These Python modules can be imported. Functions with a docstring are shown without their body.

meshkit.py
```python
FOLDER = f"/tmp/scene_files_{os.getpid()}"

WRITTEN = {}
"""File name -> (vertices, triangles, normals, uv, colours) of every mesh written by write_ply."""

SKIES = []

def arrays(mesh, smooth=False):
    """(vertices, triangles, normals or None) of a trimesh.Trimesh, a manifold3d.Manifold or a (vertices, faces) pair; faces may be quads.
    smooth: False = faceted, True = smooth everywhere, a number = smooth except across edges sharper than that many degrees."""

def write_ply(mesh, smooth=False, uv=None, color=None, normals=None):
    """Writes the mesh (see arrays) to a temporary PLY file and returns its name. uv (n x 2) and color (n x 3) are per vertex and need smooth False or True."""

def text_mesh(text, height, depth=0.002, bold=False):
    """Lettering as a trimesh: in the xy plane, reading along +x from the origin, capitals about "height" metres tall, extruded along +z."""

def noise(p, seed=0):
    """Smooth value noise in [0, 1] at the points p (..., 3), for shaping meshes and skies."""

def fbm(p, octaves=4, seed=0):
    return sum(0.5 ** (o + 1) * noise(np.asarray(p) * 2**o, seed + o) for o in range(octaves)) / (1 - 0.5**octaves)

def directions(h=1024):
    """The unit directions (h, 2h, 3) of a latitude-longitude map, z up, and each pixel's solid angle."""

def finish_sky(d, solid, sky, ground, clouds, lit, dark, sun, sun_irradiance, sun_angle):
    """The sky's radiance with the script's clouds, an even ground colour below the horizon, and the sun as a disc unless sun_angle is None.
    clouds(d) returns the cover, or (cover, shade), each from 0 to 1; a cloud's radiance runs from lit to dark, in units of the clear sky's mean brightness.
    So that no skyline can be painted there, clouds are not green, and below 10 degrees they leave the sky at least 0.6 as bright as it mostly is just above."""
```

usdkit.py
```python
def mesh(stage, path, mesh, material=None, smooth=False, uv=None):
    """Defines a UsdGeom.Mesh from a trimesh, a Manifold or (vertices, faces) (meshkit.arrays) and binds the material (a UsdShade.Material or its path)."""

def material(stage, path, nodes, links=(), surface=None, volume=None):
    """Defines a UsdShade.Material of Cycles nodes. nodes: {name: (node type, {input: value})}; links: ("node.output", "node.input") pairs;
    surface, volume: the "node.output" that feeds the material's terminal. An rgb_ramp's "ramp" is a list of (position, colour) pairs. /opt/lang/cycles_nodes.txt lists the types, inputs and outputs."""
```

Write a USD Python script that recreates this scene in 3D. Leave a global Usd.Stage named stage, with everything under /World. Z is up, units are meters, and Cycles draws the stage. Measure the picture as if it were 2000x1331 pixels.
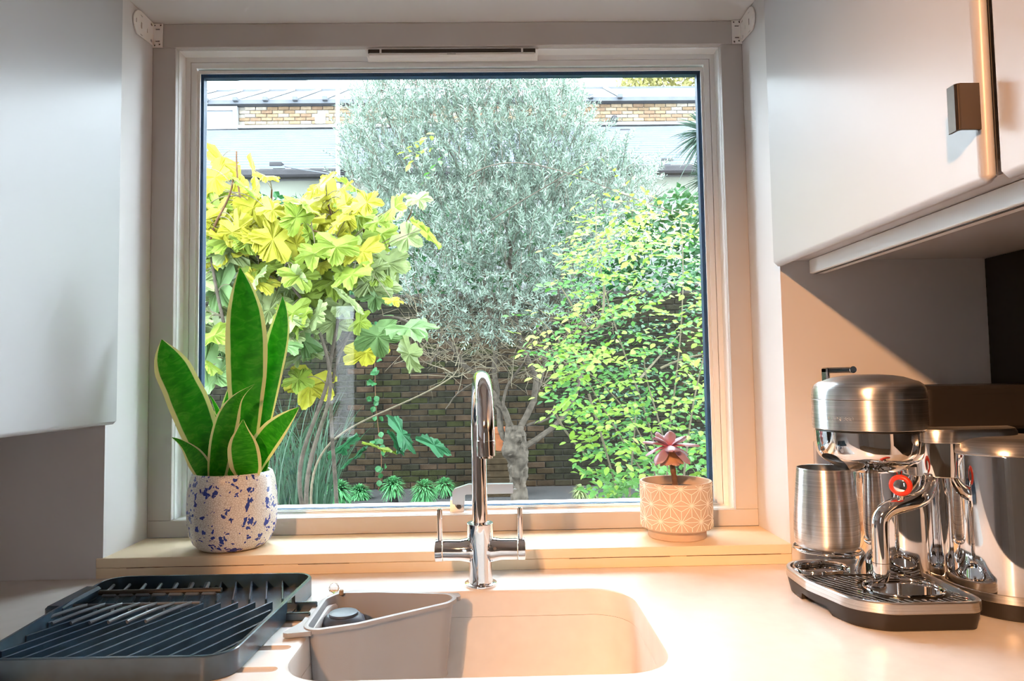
import math, random
import numpy as np, trimesh, manifold3d as m3
import meshkit, usdkit
from pxr import Gf, Sdf, Usd, UsdGeom, UsdLux, UsdShade
from shapely.geometry import Polygon, box as sbox

stage = Usd.Stage.CreateInMemory()
UsdGeom.SetStageUpAxis(stage, 'Z'); UsdGeom.SetStageMetersPerUnit(stage, 1.0)
UsdGeom.Xform.Define(stage, '/World'); UsdGeom.Scope.Define(stage, '/World/Looks')
Z0 = 0.92                      # worktop height above the floor; scene coordinates below are measured from the worktop

# ------------------------------------------------------------------ camera
PITCH, ROLL, YAW = .0541, -.0161, .0197
EYE = np.array([0, -1.234, .3418]); FPX = 1333.0
def axes():
    cy, sy = math.cos(YAW), math.sin(YAW)
    f = np.array([sy*math.cos(PITCH), cy*math.cos(PITCH), math.sin(PITCH)])
    rt = np.array([cy, -sy, 0]); up = np.cross(rt, f)
    r2 = rt*math.cos(ROLL) + up*math.sin(ROLL)
    return r2, np.cross(r2, f), f
RT, UP, FW = axes()
cam = UsdGeom.Camera.Define(stage, '/World/camera')
cam.CreateHorizontalApertureAttr(36.0); cam.CreateVerticalApertureAttr(36.0*1331/2000)
cam.CreateFocalLengthAttr(36.0*FPX/2000); cam.CreateFStopAttr(0.0)
cam.CreateClippingRangeAttr(Gf.Vec2f(.02, 500))
M = np.eye(4); M[0, :3] = RT; M[1, :3] = UP; M[2, :3] = -FW; M[3, :3] = EYE + [0, 0, Z0]
UsdGeom.Xformable(cam).AddTransformOp().Set(Gf.Matrix4d(*M.ravel().tolist()))
cam.CreateExposureAttr(-0.1)

# ------------------------------------------------------------------ light: overcast sky, ceiling spots, added side fill
sky = UsdLux.DomeLight.Define(stage, '/World/sky_light')
sky.CreateIntensityAttr(5.7); sky.CreateColorAttr(Gf.Vec3f(.78, .905, 1.0))
WARM = Gf.Vec3f(1.0, .50, .22)
def aim(prim, eye, to):
    e, t = np.array(eye, float), np.array(to, float); f = (t-e)/np.linalg.norm(t-e)
    r = np.cross(f, [0, 0, 1.]) if abs(f[2]) < .99 else np.array([1., 0, 0]); r /= np.linalg.norm(r); u = np.cross(r, f)
    m = np.eye(4); m[0, :3] = r; m[1, :3] = u; m[2, :3] = -f; m[3, :3] = e + [0, 0, Z0]
    UsdGeom.Xformable(prim).AddTransformOp().Set(Gf.Matrix4d(*m.ravel().tolist()))
def spot(name, eye, to, r, power, cone, col=WARM):
    d = UsdLux.SphereLight.Define(stage, '/World/' + name)
    d.CreateRadiusAttr(r); d.CreateIntensityAttr(power); d.CreateColorAttr(col)
    sh = UsdLux.ShapingAPI.Apply(d.GetPrim()); sh.CreateShapingConeAngleAttr(cone); sh.CreateShapingConeSoftnessAttr(.7)
    aim(d, eye, to)
spot('ceiling_spot_light', (-.62, -2.35, 1.43), (.92, -.62, .0), .042, 4600, 26)
spot('ceiling_spot_light_001', (-.90, -2.60, 1.43), (-.25, -.55, -.10), .042, 3600, 19)
# added unseen fill panel at the far right of the room; no door there
side_fill = UsdLux.RectLight.Define(stage, '/World/added_side_fill')
side_fill.CreateWidthAttr(1.7); side_fill.CreateHeightAttr(2.0); side_fill.CreateIntensityAttr(.5); side_fill.CreateColorAttr(Gf.Vec3f(.90, .96, 1.0))
aim(side_fill, (2.98, -2.6, .10), (-.6, -1.2, .2))

# ------------------------------------------------------------------ helpers
def at(u, v, y):
    """The point at depth y that stands at pixel (u, v) of the 2000 x 1331 photograph."""
    d = FW + RT*(u - 1000)/FPX - UP*(v - 665.5)/FPX
    return EYE + d*(y - EYE[1])/d[1]
used, base = {}, {}
def numbered(parent, name):
    k = parent + '/' + name
    n = used.get(k, -1) + 1; used[k] = n
    return k if n == 0 else f'{k}_{n:03d}'
def tag(p, label=None, cat=None, group=None, kind=None):
    for k, v in (('label', label), ('category', cat), ('group', group), ('kind', kind)):
        if v: p.SetCustomDataByKey(k, v)
    return p
def thing(name, label, cat, loc=(0, 0, 0), group=None):
    path = numbered('/World', name)
    x = UsdGeom.Xform.Define(stage, path); x.AddTranslateOp().Set(Gf.Vec3d(loc[0], loc[1], loc[2] + Z0))
    base[path] = np.array(loc, float)
    return tag(x.GetPrim(), label, cat, group)
def obj(name, mesh, mat, parent=None, smooth=35, uv=None, label=None, cat=None, group=None, kind=None):
    """One Mesh prim: a part of parent, or a top-level thing."""
    pp = str(parent.GetPath()) if parent else '/World'
    path = numbered(pp, name)
    if uv is not None:
        v, f = np.asarray(mesh[0], float), np.asarray(mesh[1]); smooth = True
    else:
        v, f, _ = meshkit.arrays(mesh, False)
    off = np.array([0, 0, -Z0]) if not parent else base.get(pp, np.zeros(3))
    base[path] = off
    mm = trimesh.Trimesh(v - off, f, process=False)
    if smooth and uv is None: mm.merge_vertices()
    p = usdkit.mesh(stage, path, mm, MAT[mat], smooth, uv).GetPrim()
    return tag(p, label, cat, group, kind)
def cat(ms): return trimesh.util.concatenate([tm(m) for m in ms])
def tm(m):
    if isinstance(m, trimesh.Trimesh): return m
    v, f, _ = meshkit.arrays(m); return trimesh.Trimesh(v, f, process=False)
def tman(mesh):
    mesh = mesh.copy(); mesh.merge_vertices()
    return m3.Manifold(m3.Mesh(np.asarray(mesh.vertices, np.float32), np.asarray(mesh.faces, np.uint32)))
def rbox(x0, x1, y0, y1, z0, z1, r=.002):
    """box with chamfered edges"""
    r = min(r, .45*min(x1-x0, y1-y0, z1-z0)); P = []
    for a in range(3):
        lo = np.array([x0, y0, z0], float) + r; hi = np.array([x1, y1, z1], float) - r
        lo[a] -= r; hi[a] += r
        P += [[(lo, hi)[i][0], (lo, hi)[j][1], (lo, hi)[k][2]] for i in (0, 1) for j in (0, 1) for k in (0, 1)]
    return trimesh.convex.convex_hull(np.array(P))
def bx(x0, x1, y0, y1, z0, z1):
    b = trimesh.creation.box([x1-x0, y1-y0, z1-z0]); b.apply_translation([(x0+x1)/2, (y0+y1)/2, (z0+z1)/2]); return b
def lathe(prof, c=(0, 0, 0), n=64):
    m = trimesh.creation.revolve(np.array(prof, float), sections=n); m.apply_translation(c); return m
def cyl(c, r, z0, z1, n=40, ch=.0):
    ch = min(ch, (z1-z0)*.45, r*.9)
    return lathe([(0, z0), (r-ch, z0), (r, z0+ch), (r, z1-ch), (r-ch, z1), (0, z1)] if ch else [(0, z0), (r, z0), (r, z1), (0, z1)], (c[0], c[1], 0), n)
def spline(P, n=40):
    from scipy.interpolate import CubicSpline
    P = np.asarray(P, float); t = np.r_[0, np.cumsum(np.linalg.norm(np.diff(P, axis=0), axis=1)**.5)]
    return CubicSpline(t, P)(np.linspace(0, t[-1], n)) if len(P) > 2 else P[0] + (P[-1]-P[0])*np.linspace(0, 1, n)[:, None]
def tube(P, r, n=8, close=False):
    P = np.asarray(P, float); r = np.broadcast_to(np.asarray(r, float), len(P))
    T = np.gradient(P, axis=0); T /= np.linalg.norm(T, axis=1)[:, None] + 1e-12
    a = np.array([0, 0, 1.]) if abs(T[0][2]) < .9 else np.array([1., 0, 0])
    N = np.cross(T[0], a); N /= np.linalg.norm(N); V = []
    ang = np.arange(n)/n*2*math.pi
    for i in range(len(P)):
        N = N - T[i]*(N@T[i]); N /= np.linalg.norm(N); B = np.cross(T[i], N)
        V.append(P[i] + r[i]*(np.cos(ang)[:, None]*N + np.sin(ang)[:, None]*B))
    V = np.vstack(V); F = []
    for i in range(len(P)-1):
        for k in range(n):
            a_, b_ = i*n+k, i*n+(k+1) % n
            F += [[a_, b_, b_+n], [a_, b_+n, a_+n]]
    V = np.vstack([V, P[0], P[-1]]); e = len(V)-2; L = (len(P)-1)*n
    for k in range(n): F += [[e, (k+1) % n, k], [e+1, L+k, L+(k+1) % n]]
    return trimesh.Trimesh(V, F, process=False)
def rrect(x0, x1, y0, y1, r, seg=8):
    return sbox(x0+r, y0+r, x1-r, y1-r).buffer(r, quad_segs=seg)
def prism(poly, z0, z1, ch=0.0):
    """a vertical prism over a shapely polygon, its outer rims chamfered"""
    def ext(p, a, b):
        c = m3.CrossSection([np.array(p.exterior.coords)[:-1]] + [np.array(h.coords)[:-1] for h in p.interiors], m3.FillRule.EvenOdd)
        return m3.Manifold.extrude(c, b-a).translate([0, 0, a])
    if not ch: return ext(poly, z0, z1)
    a = np.array(poly.exterior.coords)[:-1]; b = np.array(poly.buffer(-ch).exterior.coords)[:-1]
    P = [np.c_[b, np.full(len(b), z0)], np.c_[a, np.full(len(a), z0+ch)], np.c_[a, np.full(len(a), z1-ch)], np.c_[b, np.full(len(b), z1)]]
    return m3.Manifold.hull_points(np.vstack(P))           # convex outlines only
def yprism(poly, y0, y1):
    """prism along y over a polygon given in (x, z)"""
    m = tm(prism(poly, 0, y1-y0)); v = np.array(m.vertices)
    return trimesh.Trimesh(np.c_[v[:, 0], y1-v[:, 2], v[:, 1]], np.array(m.faces), process=False)
def xprism(poly, x0, x1):
    """prism along x over a polygon given in (y, z)"""
    m = tm(prism(poly, 0, x1-x0)); v = np.array(m.vertices)
    return trimesh.Trimesh(np.c_[x0+v[:, 2], v[:, 0], v[:, 1]], np.array(m.faces), process=False)

# ------------------------------------------------------------------ materials
MAT = {}
# outdoor colours are darkened to offset the bright sky that lights the room
OUT = dict(slate=.32, lead_grey=.30, white_render=.30, fascia_green=.36, gutter_dark=.5, white_upvc=.45, roof_glass=.24, grey_shade=.45, mortar_pale=.42, bark_grey=.6, stem_pale=.5, bark_brown=.8, terracotta=.55,
           olive_leaf=.74, fig_yellow=.58, fig_lime=.56, fig_pale=.54, fig_green=.5, fig_deep=.6, bush_lime=.56, bush_green=.58, bush_deep=.5, tuft_green=1.0, strap_leaf=.5, autumn_leaf=.42, cordyline_leaf=.45, ivy_leaf=.6)
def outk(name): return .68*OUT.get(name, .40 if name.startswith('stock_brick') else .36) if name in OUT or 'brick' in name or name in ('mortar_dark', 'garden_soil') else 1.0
def mat(name, nodes, links=(), surface='p.BSDF', volume=None):
    MAT[name] = usdkit.material(stage, '/World/Looks/' + name, nodes, links, surface, volume)
def plain(name, col, rough=.5, metal=0.0, var=.06, scale=9.0, bump=.0, bscale=200, **kw):
    """a principled material with a little noise in its colour (and its relief)"""
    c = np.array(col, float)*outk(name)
    if name in OUT or 'brick' in name: kw.setdefault('specular_ior_level', .08)
    nodes = {'g': ('geometry', {}), 'n': ('noise_texture', {'scale': scale, 'detail': 4.0}),
             'r': ('rgb_ramp', {'ramp': [(.3, c*(1-var)), (.7, np.minimum(c*(1+var), 1))]}),
             'p': ('principled_bsdf', {'roughness': rough, 'metallic': metal, **kw})}
    links = [('g.position', 'n.vector'), ('n.fac', 'r.fac'), ('r.color', 'p.base_color')]
    if bump:
        nodes['n2'] = ('noise_texture', {'scale': bscale, 'detail': 3.0}); nodes['b'] = ('bump', {'strength': bump, 'distance': .002})
        links += [('g.position', 'n2.vector'), ('n2.fac', 'b.height'), ('b.normal', 'p.normal')]
    mat(name, nodes, links)
plain('wall_paint', (.71, .69, .685), .6, var=.02, scale=5, bump=.08, bscale=60)
plain('ceiling_paint', (.8, .79, .78), .7, var=.02)
plain('floor_wood', (.36, .22, .12), .4, var=.2, scale=6)
plain('trim_paint_shaded', (.56, .52, .49), .45, var=.02, bump=.05, bscale=40)  # off-white trim darkened to taupe: shade put into the colour
plain('frame_paint', (.90, .91, .91), .35, var=.015)
plain('cabinet_paint', (.53, .51, .515), .32, var=.012, scale=3, bump=.02, bscale=300)
plain('cabinet_paint_shaded', (.46, .46, .475), .32, var=.012, scale=3, bump=.02, bscale=300)  # darker copy of the cupboard paint; shade painted in for the left cupboard
plain('worktop_solid', (.76, .71, .67), .28, var=.03, scale=40)
plain('sill_paint', (.80, .64, .44), .45, var=.03, scale=12)
plain('white_plastic', (.90, .87, .84), .4, var=.02)
plain('dark_slot', (.05, .045, .04), .6)
plain('grime', (.16, .10, .06), .9, var=.3, scale=90)
plain('chrome', (.86, .86, .87), .045, 1.0, var=.01)
plain('satin_silver', (.62, .63, .65), .28, 1.0, var=.03)
plain('black_plastic', (.018, .017, .016), .38, var=.1)
plain('brown_black', (.03, .024, .02), .42, .3, var=.1)
plain('tray_black', (.026, .056, .085), .2, specular_ior_level=1.0, var=.15, scale=30)
plain('rack_grey', (.10, .125, .15), .2, var=.1)
plain('caddy_grey', (.37, .375, .39), .42, var=.02, scale=20, bump=.03, bscale=500)
plain('scrubber_blue', (.055, .075, .11), .4, var=.05)
plain('bronze_dark', (.07, .055, .045), .35, .85, var=.1)
plain('gasket_blue', (.012, .055, .13), .4, var=.1)
plain('red_rubber', (.75, .045, .02), .35, var=.05)
plain('soil', (.05, .032, .02), .9, var=.4, scale=120, bump=.8, bscale=150)
plain('garden_soil', (.045, .04, .035), .95, var=.4, scale=8, bump=.8, bscale=30)
plain('bark_grey', (.16, .13, .10), .9, var=.35, scale=30, bump=.8, bscale=60)
plain('bark_brown', (.16, .085, .045), .85, var=.3, scale=40, bump=.5, bscale=80)
plain('peg_tan', (.36, .27, .17), .7)
plain('stem_brown', (.17, .085, .045), .8, var=.3, scale=60, bump=.4, bscale=200)
plain('stem_pale', (.36, .30, .20), .8, var=.2, scale=40)
plain('terracotta', (.50, .17, .07), .8, var=.2, scale=14)
plain('slate', (.42, .45, .54), .6, var=.08, scale=3)
plain('lead_grey', (.38, .40, .44), .5, var=.1, scale=5)
plain('white_render', (.78, .78, .76), .7, var=.04, scale=3)
plain('fascia_green', (.50, .52, .42), .6, var=.08, scale=4)
plain('gutter_dark', (.10, .095, .10), .5, var=.1)
plain('door_white', (.8, .8, .8), .4)
plain('white_upvc', (.85, .86, .87), .35, var=.02)
plain('roof_glass', (.46, .50, .56), .4, var=.05)
plain('grey_shade', (.40, .42, .46), .3, var=.04)
plain('concrete_pot', (.56, .42, .31), .85, var=.06, scale=60, bump=.15, bscale=300)
plain('pot_line', (.86, .80, .72), .7, var=.03)
plain('fig_fruit', (.10, .05, .05), .5, var=.3, scale=60)
plain('splash_black', (.010, .009, .008), .22, var=.2)
plain('plate_grey', (.50, .52, .58), .35)
plain('print_grey', (.40, .40, .39), .5)
for i, c in enumerate([(.46, .31, .19), (.55, .39, .24), (.64, .48, .32), (.72, .62, .50), (.48, .31, .20)]):
    plain(f'stock_brick_{i}', c, .9, var=.18, scale=18, bump=.4, bscale=60)
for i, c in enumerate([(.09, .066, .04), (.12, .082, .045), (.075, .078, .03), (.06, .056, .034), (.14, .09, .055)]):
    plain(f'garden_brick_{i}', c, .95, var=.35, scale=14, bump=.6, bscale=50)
plain('mortar_pale', (.62, .56, .48), .95, var=.15, scale=20)
plain('mortar_dark', (.065, .055, .04), .95, var=.3, scale=20)

def brushed(name, col, rough, aniso):
    """steel brushed round its own upright axis: highlights drawn out up and down"""
    mat(name, {'tg': ('tangent', {'direction_type': 'radial', 'axis': 'z'}), 'g': ('geometry', {}), 'm': ('mapping', {'scale': (3, 3, 900)}), 'n': ('noise_texture', {'scale': 1.0, 'detail': 2.0}),
               'mr': ('map_range', {'from_min': .3, 'from_max': .7, 'to_min': rough*.9, 'to_max': rough*1.1}), 'p': ('principled_bsdf', {'metallic': 1.0, 'base_color': col, 'anisotropic': aniso, 'anisotropic_rotation': .25})},
        [('g.position', 'm.vector'), ('m.vector', 'n.vector'), ('n.fac', 'mr.value'), ('mr.result', 'p.roughness'), ('tg.tangent', 'p.tangent')])
brushed('brushed_steel', (.66, .65, .64), .30, .75)

# a pane that lets sunlight pass and mirrors the room at its real Fresnel strength
mat('window_pane', {'f': ('fresnel', {'IOR': 1.2}), 't': ('transparent_bsdf', {'color': (.985, .99, .99)}), 'g': ('glossy_bsdf', {'color': (1, 1, 1), 'roughness': 0.0}), 'x': ('mix_closure', {})},
    [('f.fac', 'x.fac'), ('t.BSDF', 'x.closure1'), ('g.BSDF', 'x.closure2')], 'x.closure')
mat('clear_acrylic', {'p': ('principled_bsdf', {'base_color': (.97, .98, 1), 'roughness': .03, 'transmission_weight': 1.0, 'ior': 1.49})})

def leafmat(name, cols, rough=.5, trans=.4, veins=0):
    """leaf: diffuse and translucent; each leaf (mesh island) takes its own tone"""
    cols = [np.array(c, float)*outk(name) for c in cols]
    mat(name, {'g': ('geometry', {}), 'r': ('rgb_ramp', {'ramp': list(zip(np.linspace(0, 1, len(cols)), cols))}),
               'n': ('noise_texture', {'scale': 25.0, 'detail': 2.0}), 'h': ('hsv', {'hue': .5, 'saturation': 1.0}), 'mr': ('map_range', {'from_min': .25, 'from_max': .75, 'to_min': .8, 'to_max': 1.2}),
               'p': ('principled_bsdf', {'roughness': rough, 'specular_ior_level': .25}), 't': ('translucent_bsdf', {}), 'x': ('mix_closure', {'fac': trans})},
        [('g.random_per_island', 'r.fac'), ('g.position', 'n.vector'), ('n.fac', 'mr.value'), ('mr.result', 'h.value'), ('r.color', 'h.color'),
         ('h.color', 'p.base_color'), ('h.color', 't.color'), ('p.BSDF', 'x.closure1'), ('t.BSDF', 'x.closure2')], 'x.closure')
leafmat('olive_leaf', [(.30, .39, .30), (.42, .52, .44), (.56, .65, .58), (.72, .78, .74), (.34, .44, .30)], .42, .18)
leafmat('fig_yellow', [(.82, .78, .08), (.84, .86, .30), (.68, .80, .12)], .5, .45)
leafmat('fig_lime', [(.52, .70, .10), (.62, .76, .16)], .5, .45)
leafmat('fig_pale', [(.60, .74, .30), (.68, .80, .42)], .45, .35)
leafmat('fig_green', [(.34, .58, .20), (.40, .64, .28)], .45, .35)
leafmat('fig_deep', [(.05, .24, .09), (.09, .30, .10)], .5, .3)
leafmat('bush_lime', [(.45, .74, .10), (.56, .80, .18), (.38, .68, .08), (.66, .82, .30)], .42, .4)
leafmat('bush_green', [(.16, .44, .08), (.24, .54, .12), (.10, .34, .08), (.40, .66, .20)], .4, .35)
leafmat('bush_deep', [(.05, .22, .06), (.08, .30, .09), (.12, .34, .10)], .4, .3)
leafmat('tuft_green', [(.10, .34, .12), (.18, .46, .18), (.28, .56, .22), (.60, .66, .25)], .4, .3)
leafmat('strap_leaf', [(.10, .22, .12), (.18, .34, .20), (.30, .42, .30)], .4, .3)
leafmat('autumn_leaf', [(.55, .50, .16), (.48, .52, .22), (.62, .48, .14)], .6, .3)
leafmat('cordyline_leaf', [(.22, .36, .26), (.36, .48, .34), (.50, .50, .36)], .45, .25)
leafmat('ivy_leaf', [(.08, .30, .10), (.16, .42, .14)], .4, .3)
mat('snake_leaf', {'t': ('texture_coordinate', {}), 's': ('separate_xyz', {}), 'n': ('noise_texture', {'scale': 14.0, 'detail': 2.0}), 'g': ('geometry', {}),
      'a': ('math', {'math_type': 'subtract', 'value2': .5}), 'ab': ('math', {'math_type': 'absolute'}), 'w': ('math', {'math_type': 'multiply_add', 'value2': .06}),
      'k': ('rgb_ramp', {'ramp': [(0, (0, 0, 0)), (.41, (0, 0, 0)), (.43, (1, 1, 1)), (1, (1, 1, 1))]}),
      'mp': ('mapping', {'scale': (3, 26, 1)}), 'n2': ('noise_texture', {'scale': 1.0, 'detail': 4.0, 'distortion': .8}),
      'gr': ('rgb_ramp', {'ramp': [(.30, (.022, .32, .008)), (.52, (.045, .46, .012)), (.60, (.09, .52, .03)), (.75, (.035, .38, .012))]}),
      'x': ('mix', {'color2': (.92, .90, .50)}), 'p': ('principled_bsdf', {'roughness': .38}), 'tr': ('translucent_bsdf', {}), 'mx': ('mix_closure', {'fac': .34})},
    [('t.UV', 's.vector'), ('s.x', 'a.value1'), ('a.value', 'ab.value1'), ('g.position', 'n.vector'), ('n.fac', 'w.value1'), ('ab.value', 'w.value3'), ('w.value', 'k.fac'),
     ('t.UV', 'mp.vector'), ('mp.vector', 'n2.vector'), ('n2.fac', 'gr.fac'), ('gr.color', 'x.color1'), ('k.color', 'x.fac'), ('x.color', 'p.base_color'), ('x.color', 'tr.color'),
     ('p.BSDF', 'mx.closure1'), ('tr.BSDF', 'mx.closure2')], 'mx.closure')
mat('speckled_glaze', {'t': ('texture_coordinate', {}), 'v': ('voronoi_texture', {'feature': 'distance_to_edge', 'scale': 260.0}),
      'cr': ('rgb_ramp', {'ramp': [(0, (.50, .44, .38)), (.05, (.66, .60, .54)), (.12, (.80, .76, .71)), (1, (.82, .78, .74))]}),
      'nd': ('noise_texture', {'scale': 70.0, 'detail': 2.0}), 'md': ('mix', {'mix_type': 'linear_light', 'fac': .012}),
      'v2': ('voronoi_texture', {'scale': 105.0, 'feature': 'f1'}), 'sp': ('separate_color', {}), 'th': ('math', {'math_type': 'multiply', 'value2': .80}),
      'nm': ('noise_texture', {'scale': 45.0, 'detail': 1.0}), 'mk': ('map_range', {'from_min': .30, 'from_max': .60, 'to_min': .05, 'to_max': 1.0}), 'tm': ('math', {'math_type': 'multiply'}),
      'lt': ('math', {'math_type': 'subtract'}), 'ed': ('map_range', {'from_min': -.02, 'from_max': .06, 'clamp': True}),
      'x': ('mix', {'color2': (.018, .045, .30)}), 'p': ('principled_bsdf', {'roughness': .28}), 'b': ('bump', {'strength': .15, 'distance': .001})},
    [('t.object', 'v.vector'), ('v.distance', 'cr.fac'), ('t.object', 'nd.vector'), ('t.object', 'md.color1'), ('nd.color', 'md.color2'), ('md.color', 'v2.vector'), ('v2.color', 'sp.color'), ('sp.r', 'th.value1'),
     ('t.object', 'nm.vector'), ('nm.fac', 'mk.value'), ('th.value', 'tm.value1'), ('mk.result', 'tm.value2'), ('tm.value', 'lt.value1'), ('v2.distance', 'lt.value2'), ('lt.value', 'ed.value'), ('ed.result', 'x.fac'),
     ('cr.color', 'x.color1'), ('x.color', 'p.base_color'), ('v.distance', 'b.height'), ('b.normal', 'p.normal')])
mat('succulent_leaf', {'t': ('texture_coordinate', {}), 's': ('separate_xyz', {}), 'r': ('rgb_ramp', {'ramp': [(0, (.55, .12, .20)), (.25, (.44, .22, .29)), (.6, (.38, .26, .34)), (.93, (.33, .22, .30)), (1, (.52, .26, .34))]}),
      'p': ('principled_bsdf', {'roughness': .38})}, [('t.UV', 's.vector'), ('s.y', 'r.fac'), ('r.color', 'p.base_color')])
mat('succulent_old_leaf', {'t': ('texture_coordinate', {}), 's': ('separate_xyz', {}), 'r': ('rgb_ramp', {'ramp': [(0, (.50, .26, .10)), (.5, (.56, .30, .14)), (1, (.46, .24, .20))]}),
      'p': ('principled_bsdf', {'roughness': .42})}, [('t.UV', 's.vector'), ('s.y', 'r.fac'), ('r.color', 'p.base_color')])

# ================================================================== ROOM
S = 'structure'
XL, XR, YR, ZC, ZF = -1.05, .905, -3.6, 1.48, -.92      # left wall, right wall, rear wall, ceiling, floor
RX0, RX1, RZ0, RZ1, RD = -.702, .5185, .0, 1.0815, .1486   # window recess
obj('floor', bx(-2.5, XR+2.2, YR-.1, .25, ZF-.1, ZF), 'floor_wood', kind=S)
obj('ceiling', bx(-2.5, XR+2.2, YR-.1, .30, ZC, ZC+.1), 'ceiling_paint', kind=S)
ww = m3.Manifold.cube([XR+2.2-XL+.2, .30, ZC-ZF]).translate([XL-.1, 0, ZF]) - m3.Manifold.cube([RX1-RX0, .6, RZ1-RZ0+.036]).translate([RX0, -.1, -.036])
obj('wall_back', ww, 'wall_paint', kind=S)
obj('wall_far_left', bx(-2.5, -2.4, YR, -1.6, ZF, ZC), 'wall_paint', kind=S)
obj('wall_left_return', bx(-2.4, XL-.1, -1.6, -1.5, ZF, ZC), 'wall_paint', kind=S)
obj('wall_left', bx(XL-.1, XL, -1.6, 0, ZF, ZC), 'wall_paint', kind=S)
obj('wall_daylight_blocker', bx(-2.6, 1.2, YR-2.2, YR-2.1, ZF, 1.0), 'wall_paint', kind=S)  # unseen wall added to cut the daylight behind the back door
obj('wall_right', bx(XR, XR+.1, -1.75, 0, ZF, ZC), 'wall_paint', kind=S)
obj('wall_far_right', bx(XR+2.1, XR+2.2, YR, 0, ZF, ZC), 'wall_paint', kind=S)
# rear wall with a narrow glazed back door
dx0, dx1 = -1.40, -.68
rw = m3.Manifold.cube([XR+2.2+2.5, .1, ZC-ZF]).translate([-2.5, YR-.1, ZF]) - m3.Manifold.cube([dx1-dx0, .3, 1.12-ZF]).translate([dx0, YR-.2, ZF])
obj('wall_rear', rw, 'wall_paint', kind=S)
dr = thing('door_1', 'white back door with one tall narrow glass pane', 'door', (dx0, YR-.06, ZF)); tag(dr, kind=S)
leaf = m3.Manifold.cube([dx1-dx0, .04, 1.12-ZF]).translate([dx0, YR-.08, ZF]) - m3.Manifold.cube([.19, .2, 1.02]).translate([-1.31, YR-.2, -.10])
obj('door_leaf', leaf, 'door_white', dr)
obj('door_pane', bx(-1.31, -1.12, YR-.064, YR-.058, -.10, .92), 'window_pane', dr)

# ------------------------------------------------------------------ window recess trim (painted boards round the frame)
IX0, IX1, IZ0, IZ1 = -.6548, .4733, .0687, 1.0312
fr = [(RX0, RX1, IZ1, RZ1), (RX0, IX0, IZ0+.0002, IZ1-.0002), (IX1, RX1, IZ0+.0002, IZ1-.0002), (RX0, RX1, .0354, IZ0)]
for k, (x0, x1, z0, z1) in enumerate(fr): obj(f'trim_{k+1}', rbox(x0, x1, RD, .1625, z0, z1, .0012), 'trim_paint_shaded', kind=S)
obj('trim_6', yprism(sbox(RX0, .0354, RX1, RZ1).difference(sbox(IX0+.0004, IZ0+.0004, IX1-.0004, IZ1-.0004)), .1627, .1986), 'frame_paint', kind=S)  # lining kept lighter than the front boards to paint in the daylight
# filler round the frame to the recess walls
ring = sbox(RX0-.001, .0, RX1+.001, RZ1+.001).difference(sbox(IX0, IZ0, IX1, IZ1))
obj('trim_5', yprism(ring, .1990, .30), 'trim_paint_shaded', kind=S)

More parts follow.
